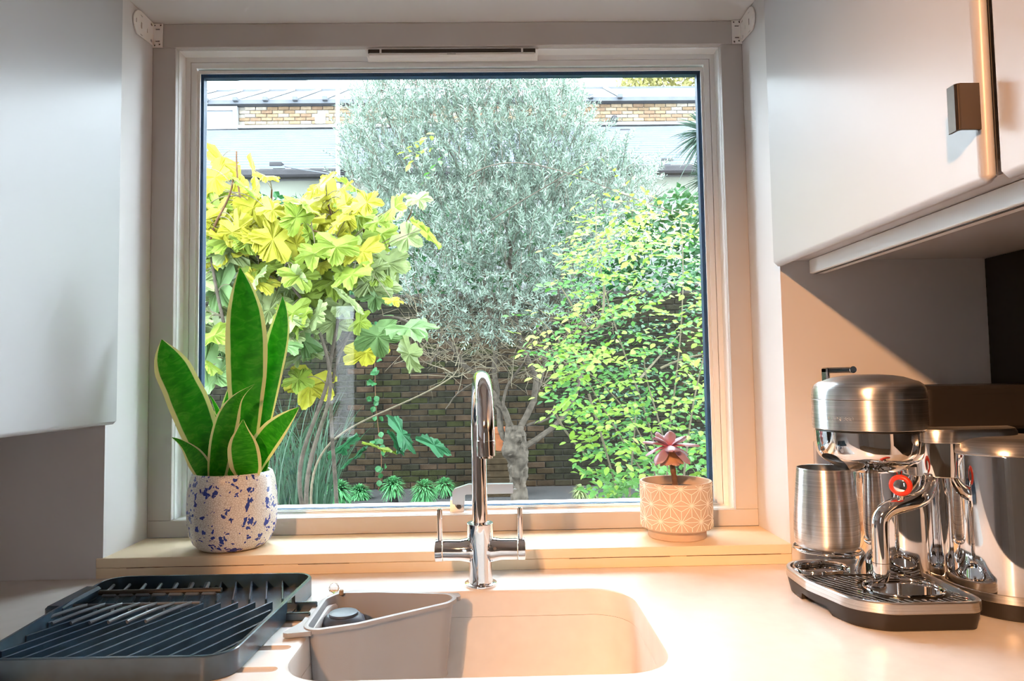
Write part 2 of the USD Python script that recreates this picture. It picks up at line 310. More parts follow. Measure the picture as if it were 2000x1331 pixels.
# ------------------------------------------------------------------ the window
win = thing('window_1', 'large white framed fixed window over the sink looking out on the garden', 'window', (-.09, .2, .06)); tag(win, kind=S)
def frame_ring(x0, x1, z0, z1, w, wb, y0, y1):
    a = sbox(x0, z0, x1, z1).difference(sbox(x0+w, z0+wb, x1-w, z1-w)); return yprism(a, y0, y1)
obj('outer_frame', frame_ring(IX0, IX1, IZ0, IZ1, .0105, .0028, .1925, .232), 'frame_paint', win, smooth=False)
obj('frame_gap', frame_ring(IX0+.009, IX1-.009, IZ0+.0022, IZ1-.009, .004, .0016, .203, .230), 'dark_slot', win, smooth=False)
obj('sash', frame_ring(IX0+.0115, IX1-.0115, IZ0+.0032, IZ1-.0112, .0115, .0024, .194, .2035), 'frame_paint', win, smooth=False)
obj('glazing_bead', frame_ring(IX0+.0225, IX1-.0225, IZ0+.0050, IZ1-.026, .0058, .0022, .1985, .2030), 'frame_paint', win, smooth=False)
obj('spacer_bar', frame_ring(IX0+.025, IX1-.027, IZ0+.0010, IZ1-.030, .0075, .0062, .2075, .2235), 'gasket_blue', win, smooth=False)
gx0, gx1, gz0, gz1 = IX0+.026, IX1-.026, IZ0+.0010, IZ1-.030
obj('pane', bx(gx0, gx1, .2032, .2070, gz0, gz1), 'window_pane', win, smooth=False, label='inner pane of the double glazing')
obj('pane', bx(gx0, gx1, .2240, .2280, gz0, gz1), 'window_pane', win, smooth=False, label='outer pane of the double glazing')
obj('outer_cill', bx(RX0, RX1, .301, .36, .020, .038), 'frame_paint', win, smooth=False)
# trickle vent under the head board
tv = thing('trickle_vent', 'slim white trickle vent with dark slot at the window head', 'vent', (-.088, .175, 1.02))
obj('vent_body', xprism(Polygon([(.1560, 1.0306), (.1560, 1.0262), (.186, 1.018), (.1915, 1.018), (.1915, 1.0306)]), -.268, .092), 'white_plastic', tv)
obj('slot', rbox(-.262, .086, .1535, .168, 1.0190, 1.0275, .001), 'dark_slot', tv, label='dark open slot of the vent')
obj('flap', rbox(-.2635, .0875, .150, .160, 1.0090, 1.0195, .004), 'white_plastic', tv)
obj('maker_mark', bx(-.098, -.080, .1494, .1502, 1.0135, 1.0152), 'print_grey', tv)
for k, x in enumerate((-.236, .058)): obj('bridge', bx(x-.002, x+.002, .152, .156, 1.019, 1.0278), 'white_plastic', tv)
# handle on the bottom rail
wh = thing('window_handle', 'silver cranked window handle on the bottom rail behind the tap', 'handle', (-.09, .188, .08))
hx = at(893, 985, .19)
obj('mounting', xprism(Polygon([(.1935, .064), (.1935, .098), (.182, .092), (.176, .070), (.176, .064)]), hx[0]-.014, hx[0]+.014), 'satin_silver', wh)
p = [at(893, 985, .178), at(893, 968, .170), at(899, 956, .166), at(918, 951, .165)]
grip = Polygon([(at(884, 985, .17)[0], at(884, 984, .17)[2]), (at(884, 960, .17)[0], at(884, 960, .17)[2]), (at(889, 954, .17)[0], at(889, 954, .17)[2]), (at(915, 945.5, .17)[0], at(915, 945.5, .17)[2]),
                (at(1002, 944.5, .17)[0], at(1002, 944.5, .17)[2]), (at(1002, 963, .17)[0], at(1002, 963, .17)[2]), (at(912, 965, .17)[0], at(912, 965, .17)[2]), (at(908, 967, .17)[0], at(908, 967, .17)[2]), (at(908, 985, .17)[0], at(908, 985, .17)[2])]).buffer(-.0012).buffer(.0012)
obj('grip', yprism(grip, .160, .176), 'satin_silver', wh, smooth=25)
obj('screw_cap', tube([at(896, 990, .1762), at(896, 990, .1745)], .005, 14), 'chrome', wh)

# ------------------------------------------------------------------ sill, cupboards
sl = thing('window_sill', 'cream painted window sill board running the width of the recess', 'window sill', (-.09, .07, 0))
obj('sill_board', rbox(RX0-.011, RX1+.0015, -.003, RD, .0185, .0354, .0012), 'sill_paint', sl)
obj('riser', rbox(RX0-.011, RX1+.0015, -.0018, .12, .0002, .0180, .0006), 'sill_paint', sl)
obj('crack', cat([tube([(x, -.0021, .0182+.0004*math.sin(x*40)) for x in np.linspace(a, b, 12)], .00045, 5) for a, b in ((-.66, -.42), (-.36, -.27), (.12, .30), (.33, .50))]), 'grime', sl, label='dark hairline crack along the sill front')

def cupboard_right():
    t = thing('wall_cupboard', 'off white wall cupboard at the right above the coffee machine', 'cupboard', (.7, -.5, .53))
    obj('carcass', rbox(.5348, XR-.001, -1.30, -.001, .5475, ZC-.002, .001), 'cabinet_paint', t)
    for x0, y0, y1 in ((.5033, -.5488, -.0015), (.5140, -1.10, -.5520)):
        obj('cupboard_door', rbox(x0, x0+.0202, y0, y1, .5362, ZC-.02, .0075), 'cabinet_paint', t, smooth=50)
    obj('light_pelmet', rbox(.567, .595, -1.28, -.012, .5215, .5470, .0012), 'frame_paint', t, label='white batten under the cupboard')
    obj('pelmet_groove', bx(.574, .579, -1.28, -.012, .5205, .5225), 'grey_shade', t)
    P = [(.5026, -.5507), (.4826, -.5507), (.4800, -.5495), (.4782, -.5470), (.4780, -.536), (.4795, -.5335), (.4810, -.536), (.4812, -.5450), (.4832, -.5477), (.5026, -.5477)]
    h = obj('handle', prism(Polygon(P), .5905, .6395), 'bronze_dark', t, smooth=25, label='dark bronze folded edge pull')
    return t
cupboard_right()
t = thing('wall_cupboard', 'shade darkened off white cupboard at the left edge beside the window', 'cupboard', (-.85, -.5, .27))
obj('carcass', rbox(XL+.001, -.6985, -1.30, -.0015, .281, ZC-.002, .001), 'cabinet_paint_shaded', t)
obj('cupboard_door', rbox(-.6975, -.6773, -1.20, -.003, .2704, ZC-.02, .006), 'cabinet_paint_shaded', t, smooth=50)

# ------------------------------------------------------------------ worktop with moulded sink
BX0, BX1, BY0, BY1 = -.262, .203, -.428, -.1175
wt = thing('worktop', 'cream solid surface worktop with moulded sink and drainer grooves', 'worktop', (-.07, -.3, -.04))
def rr(off, r): return np.array(rrect(BX0-off, BX1+off, BY0-off, BY1+off, r, 10).exterior.coords)[:-1]
def stack(levels): return m3.Manifold.batch_boolean([m3.Manifold.hull_points(np.vstack([np.c_[rr(o, r), np.full(len(rr(o, r)), z)] for o, r, z in (a, b)])) for a, b in zip(levels, levels[1:])], m3.OpType.Add)
lip = [(.010, .072, .02), (.008, .070, .0), (.004, .066, -.0008), (.0012, .063, -.003), (0, .062, -.007)]
inner = lip + [(-.003, .062, -.10), (-.008, .06, -.145), (-.018, .055, -.165), (-.04, .045, -.176), (-.10, .03, -.179)]
cavity = stack(inner)
slab = m3.Manifold.cube([XR-XL-.002, .619, .04]).translate([XL+.001, -.62, -.04])
for gy, gx in ((-.190, -.288), (-.252, -.285), (-.332, -.280), (-.398, -.276)):
    g = m3.Manifold.batch_hull([m3.Manifold.sphere(.0085, 16).translate([x, gy, .0035]) for x in (gx, -.66)])
    slab -= g
bowl = m3.Manifold.hull_points(np.vstack([np.c_[rr(.012, .07), np.full(len(rr(.012, .07)), z)] for z in (-.0405, -.19)]))
obj('slab', slab - cavity, 'worktop_solid', wt, smooth=30)
obj('sink_bowl', bowl - cavity, 'worktop_solid', wt, smooth=30, label='moulded cream sink bowl')
bc = obj('base_cabinet', bx(XL+.002, XR-.002, -.58, -.002, ZF, -.20), 'cabinet_paint', kind=S)

# ------------------------------------------------------------------ mixer tap
TX, TY = -.0355, -.0842
tp = thing('kitchen_tap', 'chrome swan neck mixer tap with two lever handles behind the sink', 'tap', (TX, TY, 0))
obj('base_flange', lathe([(0, 0), (.0265, 0), (.0272, .002), (.0265, .0045), (.023, .006), (0, .006)], (TX, TY, 0)), 'chrome', tp)
v = lathe([(0, .004), (.0205, .006), (.0195, .012), (.0190, .030), (.0200, .05), (.0212, .075), (.0222, .1005), (.0215, .1018), (.0150, .1018), (.0142, .0995), (0, .0995)], (TX, TY, 0), 72)
body = m3.Manifold(m3.Mesh(np.asarray(v.vertices, np.float32), np.asarray(v.faces, np.uint32))) if v.is_watertight else tman(v)
arm = m3.Manifold.cylinder(.122, .0172, .0172, 48, True).rotate([0, 90, 0]).translate([TX, TY, .0575])
flare = [m3.Manifold.cylinder(.018, .0205, .0172, 48).rotate([0, s*90, 0]).translate([TX+s*.0165, TY, .0575]) for s in (1, -1)]
obj('body', body + arm + flare[0] + flare[1], 'chrome', tp, smooth=40)
for s in (-1, 1):
    k = obj('valve_knob', lathe([(0, 0), (.0170, 0), (.0178, .0008), (.0178, .0115), (.0170, .0122), (0, .0122)], (0, 0, 0)).apply_transform(trimesh.transformations.rotation_matrix(s*math.pi/2, [0, 1, 0])).apply_translation([TX+s*.0622, TY, .0575]), 'chrome', tp)
    obj('lever', cyl((TX+s*.0665, TY), .0044, .073, .1256, 20, .0006), 'chrome', k)
a = np.linspace(0, math.pi, 40); R_ = .0905; zc = .2505
arc = [(0, 0, z) for z in np.linspace(.100, zc-.004, 24)] + [(0, -R_+R_*math.cos(t_), zc+R_*math.sin(t_)) for t_ in a] + [(0, -2*R_, zc-.004), (0, -2*R_, .2375)]
sw = math.radians(4.9)
arc = np.array([(TX - p[1]*math.sin(sw), TY + p[1]*math.cos(sw), p[2]) for p in arc])
obj('spout', tube(arc, .0128, 36), 'chrome', tp, smooth=50)
e = arc[-1]
obj('aerator', lathe([(0, 0), (.0095, 0), (.0100, .003), (.0131, .003), (.0134, .006), (.0134, .0245), (.0128, .025), (0, .025)], (e[0], e[1], .229), 40), 'chrome', tp)
obj('temperature_dot', tube([(TX+.024, TY-.0165, .0625), (TX+.0243, TY-.0185, .063)], .0028, 12), 'satin_silver', tp)

# ------------------------------------------------------------------ black draining tray
tx0, tx1, ty0, ty1, th = -.658, -.294, -.408, -.106, .029
outl = Polygon([(-.302, -.094), (-.314, -.430), (-.614, -.424), (-.640, -.090)]); outl = outl.buffer(-.034).buffer(.034, quad_segs=10)
tr = thing('draining_tray', 'black ribbed draining tray with spout, lying left of the sink', 'dish drainer', ((tx0+tx1)/2, (ty0+ty1)/2, 0))
shell = prism(outl, 0, th, .0012) - prism(outl.buffer(-.005), .0075, th+.01)
shell -= m3.Manifold.cube([.02, .034, .02]).translate([-.318, -.236, .006])
obj('tray', shell, 'tray_black', tr, smooth=30)
inside = outl.buffer(-.0052)
from shapely.geometry import LineString
def rib_mesh(p0, p1, w, z0, z1):
    ln = LineString([p0, p1]).intersection(inside)
    if ln.is_empty or ln.length < .02: return None
    (xa, ya), (xb, yb) = ln.coords[0], ln.coords[-1]
    d = np.array([xb-xa, yb-ya]); L = np.linalg.norm(d)
    m = rbox(0, L, -w/2, w/2, z0, z1, .0008)
    T = np.eye(4); T[:2, 0] = d/L; T[:2, 1] = [-d[1]/L, d[0]/L]; T[:2, 3] = [xa, ya]; m.apply_transform(T); return m
JY = -.203
for k in range(-3, 13):                                       # front ribs
    x = -.339 - .0252*k; s0 = 0
    p0 = np.array([x, JY]); d = np.array([-.395, -.919])
    if k < 0: p0 = p0 + d*{-1: .040, -2: .092, -3: .142}[k]
    if k > 4: p0 = p0 + d*.010
    m = rib_mesh(p0, p0 + d*.6, .0032, .0070, .0185)
    if m is not None: obj('rib', m, 'tray_black', tr, smooth=False)
for k in range(0, 13):                                        # back ribs
    x = -.327 - .0246*k; p0 = np.array([x, JY+.010]); d = np.array([-.305, .952])
    m = rib_mesh(p0, p0 + d*.3, .0032, .0070, .0185)
    if m is not None: obj('rib', m, 'tray_black', tr, smooth=False)
obj('side_grip', rbox(tx0+.010, tx0+.036, -.240, -.140, .012, .0288, .004), 'tray_black', tr)
obj('spout', cat([rbox(-.320, -.272, -.236, -.196, .0012, .0045, .001), rbox(-.320, -.274, -.240, -.234, .0012, .0125, .0015), rbox(-.320, -.274, -.202, -.196, .0012, .0150, .0015)]), 'tray_black', tr)
rk = thing('plate_rack', 'grey wire plate rack folded flat on the black draining tray', 'plate rack', (-.52, -.17, .0185))
obj('hinge_bar', tube([(-.612, -.1655, .0245), (-.428, -.1655, .0245)], .0042, 10), 'brown_black', rk)
obj('lower_bar', tube([(-.628, -.213, .0215), (-.440, -.213, .0215)], .0022, 8), 'rack_grey', rk)
for k in range(7):
    x = -.6035 + .0250*k
    obj('rod', tube(spline([(x, -.168, .0235), (x-.004, -.150, .0235), (x-.0145, -.117, .0215)], 10), .0026, 8), 'rack_grey', rk)
    obj('rod', tube(spline([(x+.0010, -.2125, .0215), (x-.012, -.243, .0225), (x-.0285, -.284, .0205)], 10), .0026, 8), 'rack_grey', rk)
    obj('clip', rbox(x-.003, x+.019, -.173, -.163, .0190, .0238, .002), 'rack_grey', rk)

# ------------------------------------------------------------------ sink caddy, scrubber, stopper
top = Polygon([(-.266, -.303), (-.2, -.278), (-.082, -.199), (-.070, -.176), (-.085, -.158), (-.20, -.142), (-.256, -.142), (-.270, -.17)])
def smoothpoly(p, r): return p.buffer(-r).buffer(2*r).buffer(-r)
top = smoothpoly(top, .018); CZ = .0105
cd = thing('sink_caddy', 'grey plastic corner caddy hooked over the back corner of the sink', 'sink caddy', (-.18, -.22, -.10))
def ringpts(p, z): q = np.array(p.exterior.coords)[:-1]; return np.c_[q, np.full(len(q), z)]
n_ = 96
def resample(p): 
    return np.array([p.exterior.interpolate(t_, normalized=True).coords[0] for t_ in np.arange(n_)/n_])
cen = np.array([-.19, -.20])
def loop(scale_, off, z): q = resample(top.buffer(off)); q = cen + (q-cen)*scale_; return np.c_[q, np.full(n_, z)]
L = [loop(.90, 0, -.104), loop(.915, 0, -.108)][::-1] + [loop(.975, 0, -.012), loop(1, 0, -.004), loop(1, .0040, -.003), loop(1, .0045, .000), loop(1, .0040, .0030), loop(1, .0, .0040), loop(1, -.0020, .003), loop(.975, -.002, -.012), loop(.90, -.002, -.100)]
L = [l + [0, 0, CZ-.004] for l in L]
V = np.vstack(L + [L[0].mean(0), L[-1].mean(0)]); F = []
for i in range(len(L)-1):
    for k in range(n_):
        a_, b_ = i*n_+k, i*n_+(k+1) % n_; F += [[a_, b_, b_+n_], [a_, b_+n_, a_+n_]]
e0, e1, l0 = len(V)-2, len(V)-1, (len(L)-1)*n_
for k in range(n_): F += [[e0, (k+1) % n_, k], [e1, l0+k, l0+(k+1) % n_]]
obj('basket', (V, F), 'caddy_grey', cd, smooth=40)
fl = Polygon([(-.293, -.303), (-.285, -.306), (-.255, -.300), (-.262, -.20), (-.255, -.146), (-.084, -.160), (-.068, -.172), (-.064, -.165), (-.068, -.150), (-.085, -.150), (-.20, -.128), (-.235, -.122), (-.262, -.135), (-.281, -.180), (-.279, -.262)])
fl = smoothpoly(fl, .003).difference(top.buffer(-.0005))
fl = max(getattr(fl, 'geoms', [fl]), key=lambda g: g.area)
obj('rim_flange', prism(fl, CZ-.0085, CZ-.0025), 'caddy_grey', cd, smooth=30)
obj('foot', rbox(-.102, -.094, -.190, -.182, -.120, -.100, .001), 'caddy_grey', cd)
obj('peg', cyl((-.2500, -.1495), .0034, CZ-.002, CZ+.006, 14, .001), 'peg_tan', cd, label='small tan peg on the flange')
sc = thing('dish_scrubber', 'dark blue round palm scrubber with button top inside the grey caddy', 'scrubber', (-.2345, -.203, -.095))
obj('grip', lathe([(0, -.045), (.030, -.045), (.0345, -.038), (.0352, -.030), (.0335, -.018), (.029, -.008), (.0235, -.003), (.0225, -.0035), (.0, -.0035)], (-.2345, -.203, 0), 56), 'scrubber_blue', sc)
obj('button', lathe([(0, -.004), (.0205, -.004), (.0212, -.0025), (.0205, .0002), (.015, .0018), (0, .0026)], (-.2345, -.203, 0), 48), 'scrubber_blue', sc)
obj('bristles', cat([tube([(-.2345+r_*math.cos(q), -.203+r_*math.sin(q), -.045), (-.2345+r_*1.05*math.cos(q), -.203+r_*1.05*math.sin(q), -.0965)], .0014, 4) for r_, nq in ((.008, 8), (.016, 16), (.024, 24), (.029, 30)) for q in np.arange(nq)/nq*6.283]), 'rack_grey', sc, kind='stuff')
st = thing('suction_hook', 'small clear faceted knob on the worktop behind the grey caddy', 'knob', (-.268, -.128, 0))
obj('knob', trimesh.creation.icosphere(1, .0085).apply_translation([-.2665, -.128, .0125]), 'clear_acrylic', st, smooth=False)
obj('foot', lathe([(0, 0), (.0105, 0), (.0095, .002), (.004, .0045), (.003, .0055), (0, .0055)], (-.2665, -.128, 0.0002), 24), 'white_plastic', st)

# ------------------------------------------------------------------ roller blind brackets
def bracket(name, label, side):
    xw = RX0 if side < 0 else RX1
    s = -side
    t = thing(name, label, 'bracket', (xw, .11, 1.05))
    D = Polygon([(.1484, 1.0335), (.1484, 1.0800), (.140, 1.0800)] + [(.100+.030*math.cos(q), 1.0505+.0295*math.sin(q)) for q in np.linspace(math.pi/2, math.pi*1.30, 16)] + [(.136, 1.0325)])
    D0 = D
    for (yy, zz, w_, h_) in ((.098, 1.071, .0022, .008), (.098, 1.032, .0022, .008), (.078, 1.052, .008, .0022), (.120, 1.052, .008, .0022)):
        D = D.difference(sbox(yy-h_/2, zz-w_/2, yy+h_/2, zz+w_/2))
    D = D.difference(LineString([(.098, 1.0475), (.098, 1.0565)]).buffer(.0022)).difference(LineString([(.136, 1.074), (.1375, 1.074)]).buffer(.003)).difference(LineString([(.136, 1.040), (.1375, 1.040)]).buffer(.003))
    xa, xb = sorted((xw + s*.0004, xw + s*.0012)); obj('slot_shade_sheet', xprism(D0.buffer(-.003), xa, xb), 'dark_slot', t, smooth=False)  # dark sheet added to paint the shade inside the slots
    xa, xb = sorted((xw + s*.0013, xw + s*.0034))
    obj('side_plate', xprism(D, xa, xb), 'white_plastic', t, smooth=False)
    xa, xb = sorted((xw + s*.0010, xw + s*.0215))
    Fp = sbox(xa, 1.0300, xb, 1.0805)
    c = (xa+xb)/2
    for zz in (1.068, 1.043): Fp = Fp.difference(sbox(c-.0045, zz-.0013, c+.0045, zz+.0013))
    for xx, zz in ((c-.006, 1.0765), (c+.006, 1.0765), (c-.006, 1.0345), (c+.004, 1.0365)): Fp = Fp.difference(LineString([(xx, zz-.0005), (xx, zz+.0005)]).buffer(.0016))
    obj('slot_shade_sheet', yprism(sbox(xa+.001, 1.032, xb-.001, 1.0785), .1470, .1480), 'dark_slot', t, smooth=False)
    obj('back_plate', yprism(Fp, .1446, .1470), 'white_plastic', t, smooth=False)
bracket('blind_bracket', 'white slotted roller blind bracket at the left end of the head board', -1)
bracket('blind_bracket', 'white slotted roller blind bracket at the right end of the head board', 1)

# ------------------------------------------------------------------ wall socket, black splashback on the right wall
so = thing('wall_socket', 'grey wall switch plate on the wall behind the coffee machine', 'socket', (.585, -.004, .19))
obj('plate', rbox(.5655, .640, -.0085, -.0003, .135, .2185, .002), 'plate_grey', so)
obj('switch_rocker', rbox(.5935, .6115, -.0125, -.008, .160, .192, .0015), 'white_plastic', so)
obj('splashback', rbox(XR-.007, XR-.0005, -1.2, -.0015, .0005, .5465, .001), 'splash_black', label='black splashback panel on the right hand wall', cat='splashback')

# ================================================================== POT PLANTS ON THE SILL
def leaf_blade(C, W, side, fold=.25, thick=.0016, nu=9):
    """A fleshy blade along centre line C (n,3), half widths W (n), widening along the unit vectors side (n,3); folded like a gutter. Returns mesh and uv."""
    n = len(C); T = np.gradient(C, axis=0); T /= np.linalg.norm(T, axis=1)[:, None]
    side = np.broadcast_to(side, C.shape); side = side - T*(side*T).sum(1)[:, None]; side /= np.linalg.norm(side, axis=1)[:, None]
    Nn = np.cross(side, T); u = np.linspace(-1, 1, nu); V, UV = [], []
    for sgn in (1, -1):
        for i in range(n):
            th_ = thick*(1-u**2)*min(1, W[i]/.004)
            V.append(C[i] + side[i]*(u*W[i])[:, None] + Nn[i]*((np.abs(u)**1.6*fold*W[i]) + sgn*th_)[:, None])
            UV.append(np.c_[(u+1)/2, np.full(nu, i/(n-1))])
    V, UV = np.vstack(V), np.vstack(UV); F = []
    for s in (0, 1):
        for i in range(n-1):
            for k in range(nu-1):
                a_ = s*n*nu+i*nu+k; q = [a_, a_+1, a_+1+nu, a_+nu]
                q = q[::-1] if s == 0 else q
                F += [[q[0], q[1], q[2]], [q[0], q[2], q[3]]]
    return (V, np.array(F)), UV
PX, PY = -.5020, .0685
pot = thing('potted_snake_plant', 'snake plant with yellow edged upright leaves in blue speckled white pot', 'potted plant', (PX, PY, .0354))
prof = [(0, .0008), (.052, .0008), (.058, .003), (.068, .012), (.0755, .028), (.0787, .050), (.0795, .075), (.0785, .100), (.0755, .122), (.0725, .1325), (.0705, .1375), (.068, .1395), (.0650, .1385), (.0640, .134), (.0650, .125), (.066, .118), (0, .118)]
obj('pot', lathe([(r, z) for r, z in prof], (PX, PY, .0354), 96), 'speckled_glaze', pot, smooth=50)
obj('soil', lathe([(0, .123), (.03, .1225), (.064, .1205), (.064, .118), (0, .118)], (PX, PY, .0354), 40), 'soil', pot)
ZS = .0354 + .118
def snake(pts, ws, dy=(0, 0, 0), yaw=0.0, fold=.28):
    """pts: (u, v) along the leaf's middle; ws: full widths in px; dy: depth offsets from the pot's middle along the leaf"""
    m = len(pts); dyy = np.interp(np.linspace(0, 1, m), np.linspace(0, 1, len(dy)), dy)
    P = np.array([at(u, v, PY+d) for (u, v), d in zip(pts, dyy)])
    C = spline(P, 26); tt = np.linspace(0, 1, 26)
    dist = np.linalg.norm(C-EYE, axis=1)
    from scipy.interpolate import PchipInterpolator
    W = PchipInterpolator(np.linspace(0, 1, len(ws)), ws)(tt)/2*dist/FPX
    T = np.gradient(C, axis=0); side = np.cross(T, np.array([math.sin(yaw), -math.cos(yaw), 0])); 
    mesh, uv = leaf_blade(C, np.maximum(W, .0004), side, fold)
    obj('leaf', mesh, 'snake_leaf', pot, uv=uv)
snake([(474, 948), (480, 840), (484, 720), (481, 620), (469, 524)], [30, 40, 50, 60, 70, 73, 66, 44, 2], (.0, .005, .0, -.005), .15)
snake([(494, 948), (512, 840), (532, 730), (549, 650), (552, 580)], [26, 32, 38, 46, 52, 52, 46, 30, 2], (.022, .03, .02), -.25, .35)
snake([(412, 950), (396, 860), (362, 770), (338, 720), (316, 664)], [20, 34, 52, 64, 66, 62, 60, 44, 2], (-.012, -.03, -.04), .35, .3)
snake([(420, 950), (428, 880), (448, 800), (470, 770), (497, 751)], [22, 34, 42, 46, 44, 34, 20, 9, 1], (-.02, -.045, -.06), .7, .45)
snake([(483, 938), (482, 905), (477, 868), (475, 820)], [30, 46, 56, 58, 56, 46, 24, 2], (-.026, -.045, -.055), .05, .30)
snake([(492, 946), (512, 880), (545, 835), (584, 796)], [20, 34, 46, 52, 50, 40, 24, 2], (-.01, -.02, -.03), -.3, .22)
snake([(414, 950), (396, 915), (372, 880), (336, 855)], [14, 24, 32, 34, 30, 20, 10, 1], (-.02, -.035, -.045), .25, .5)
snake([(446, 948), (444, 860), (450, 790), (458, 734)], [22, 32, 36, 36, 30, 18, 2], (.02, .03, .035), -.2, .3)
snake([(500, 940), (510, 870), (520, 815), (527, 782)], [20, 30, 34, 30, 20, 2], (.04, .045, .05), -.5, .3)
snake([(440, 945), (426, 870), (412, 815), (402, 792)], [20, 30, 34, 28, 18, 2], (.015, .015, .01), .5, .35)
snake([(452, 945), (442, 860), (424, 800), (409, 772)], [10, 14, 15, 12, 7, 1], (.035, .04, .045), .2, .6)
snake([(462, 948), (455, 905), (452, 860), (470, 815)], [26, 36, 40, 36, 24, 2], (-.015, -.028, -.02), -.6, .4)
snake([(505, 945), (516, 915), (530, 880)], [18, 24, 22, 14, 2], (.015, .02, .02), -.4, .4)

QX, QY = .3345, .0790
sp_ = thing('potted_succulent', 'pink rosette succulent on a bare stem in star patterned terracotta coloured pot', 'potted plant', (QX, QY, .0354))
pr = 0.0676
prof = [(0, .0005), (.0535, .0005), (.0545, .002), (.0545, .012), (.0575, .0155), (.0655, .019), (.0672, .024), (pr, .06), (pr, .1035), (.0668, .1050), (.0632, .1050), (.0622, .1035), (.0612, .088), (0, .088)]
obj('pot', lathe(prof, (QX, QY, .0354), 96), 'concrete_pot', sp_, smooth=40)
obj('soil', lathe([(0, .091), (.03, .0905), (.0612, .0885), (.0612, .086), (0, .086)], (QX, QY, .0354), 40), 'soil', sp_)
def strip(p, q, w=.0011):
    p, q = np.array(p), np.array(q); n = max(2, int(np.linalg.norm(q-p)/.006)+1)
    d = (q-p)/np.linalg.norm(q-p); nrm = np.array([-d[1], d[0]])*w/2
    t_ = np.linspace(0, 1, n)[:, None]; c = p+(q-p)*t_; V = []
    for off, rad in ((nrm, pr+.0004), (-nrm, pr+.0004), (-nrm, pr-.0005), (nrm, pr-.0005)):
        a_ = (c+off)[:, 0]/pr; z = (c+off)[:, 1]
        V.append(np.c_[QX+rad*np.sin(a_), QY-rad*np.cos(a_), .0354+z])
    V = np.vstack(V); F = []
    for i in range(n-1):
        for s in range(4):
            a_, b_ = s*n+i, ((s+1) % 4)*n+i; F += [[a_, a_+1, b_+1], [a_, b_+1, b_]]
    return trimesh.Trimesh(V, F, process=False)
NC = 11; cw = 2*math.pi*pr/NC; rh = .0297; zb, zt = .0215, .1035
lines = []
def node(i, j): return np.array([(i + .5*(j % 2))*cw - .008, .0385 + j*rh])
def addl(p, q):
    ln = LineString([p, q]).intersection(sbox(-9, zb, 9, zt))
    if not ln.is_empty and ln.length > .002: lines.append(strip(ln.coords[0], ln.coords[-1]))
for j in range(-1, 3):
    for i in range(NC):
        a_, b_ = node(i, j), node(i+1, j); sft = 0 if j % 2 == 0 else 1
        up1 = node(i+sft, j+1); up0 = node(i+sft-1, j+1) 
        addl(a_, b_); addl(a_, up1); addl(a_, up0)
        c1 = (a_+b_+up1)/3
        for q in (a_, b_, up1): addl(c1, q)
        c2 = (a_+up1+up0)/3
        for q in (a_, up1, up0): addl(c2, q)
obj('star_pattern', cat(lines), 'pot_line', sp_, smooth=False, label='pale raised lines forming a star pattern')
stemP = spline([(QX-.003, QY-.004, .118), (QX-.0035, QY-.008, .140), (QX-.0090, QY-.012, .172), (QX-.0135, QY-.014, .206)], 20)
obj('stem', tube(stemP, np.interp(np.linspace(0, 1, 20), [0, .5, 1], [.0062, .0052, .0058]) + .0006*np.sin(np.arange(20)*2.1), 12), 'stem_brown', sp_)
rc = stemP[-1]
def succ(azim, elev, Ln, Wd, m='succulent_leaf', droop=.2, r0=.003, z0=0):
    d = np.array([math.cos(azim), math.sin(azim), 0]); t_ = np.linspace(0, 1, 16)
    e_ = elev - droop*t_*1.6
    ds = np.c_[np.cos(e_)[:, None]*d[:2], np.sin(e_)]; C = rc + [0, 0, z0] + d*r0 + np.cumsum(ds, 0)*Ln/16
    W = Wd/2*np.where(t_ < .62, .34+.66*np.sin(t_/.62*math.pi/2), np.sqrt(np.clip(1-((t_-.62)/.385)**2, .02, 1)))
    mesh, uv = leaf_blade(C, W, np.array([-d[1], d[0], 0]), .22, .0021, 9); obj('leaf', mesh, m, sp_, uv=uv)
rs = random.Random(5)
for k, (az, el, Ln, Wd, dr_) in enumerate([(-2.6, .75, .040, .024, .30), (-.7, .80, .038, .024, .28), (1.2, 1.1, .034, .022, .2), (2.3, .95, .036, .022, .2),      # inner, steep
        (-3.05, .42, .050, .026, .30), (-.15, .28, .054, .026, .34), (-1.65, .18, .046, .028, .35), (1.6, .6, .045, .026, .3), (.7, .55, .047, .025, .3),
        (-2.45, -.35, .048, .028, .40), (-.75, -.32, .050, .028, .42), (.35, -.15, .044, .024, .4), (2.9, -.1, .046, .024, .4), (-2.95, -.75, .044, .022, .2)]):
    succ(az, el, Ln, Wd, droop=dr_)
for az, el in ((-2.1, -.95), (-1.2, -1.0), (-.5, -.9), (2.7, -1.0), (-3.0, -1.15), (.1, -1.2)):
    succ(az, el, .034, .024, 'succulent_old_leaf', -.05, .004, -.006)

# ================================================================== COFFEE MACHINE
cm = thing('coffee_machine', 'polished steel coffee machine with steam wand, drip tray and round brewing head', 'coffee machine', (.65, -.2, 0))
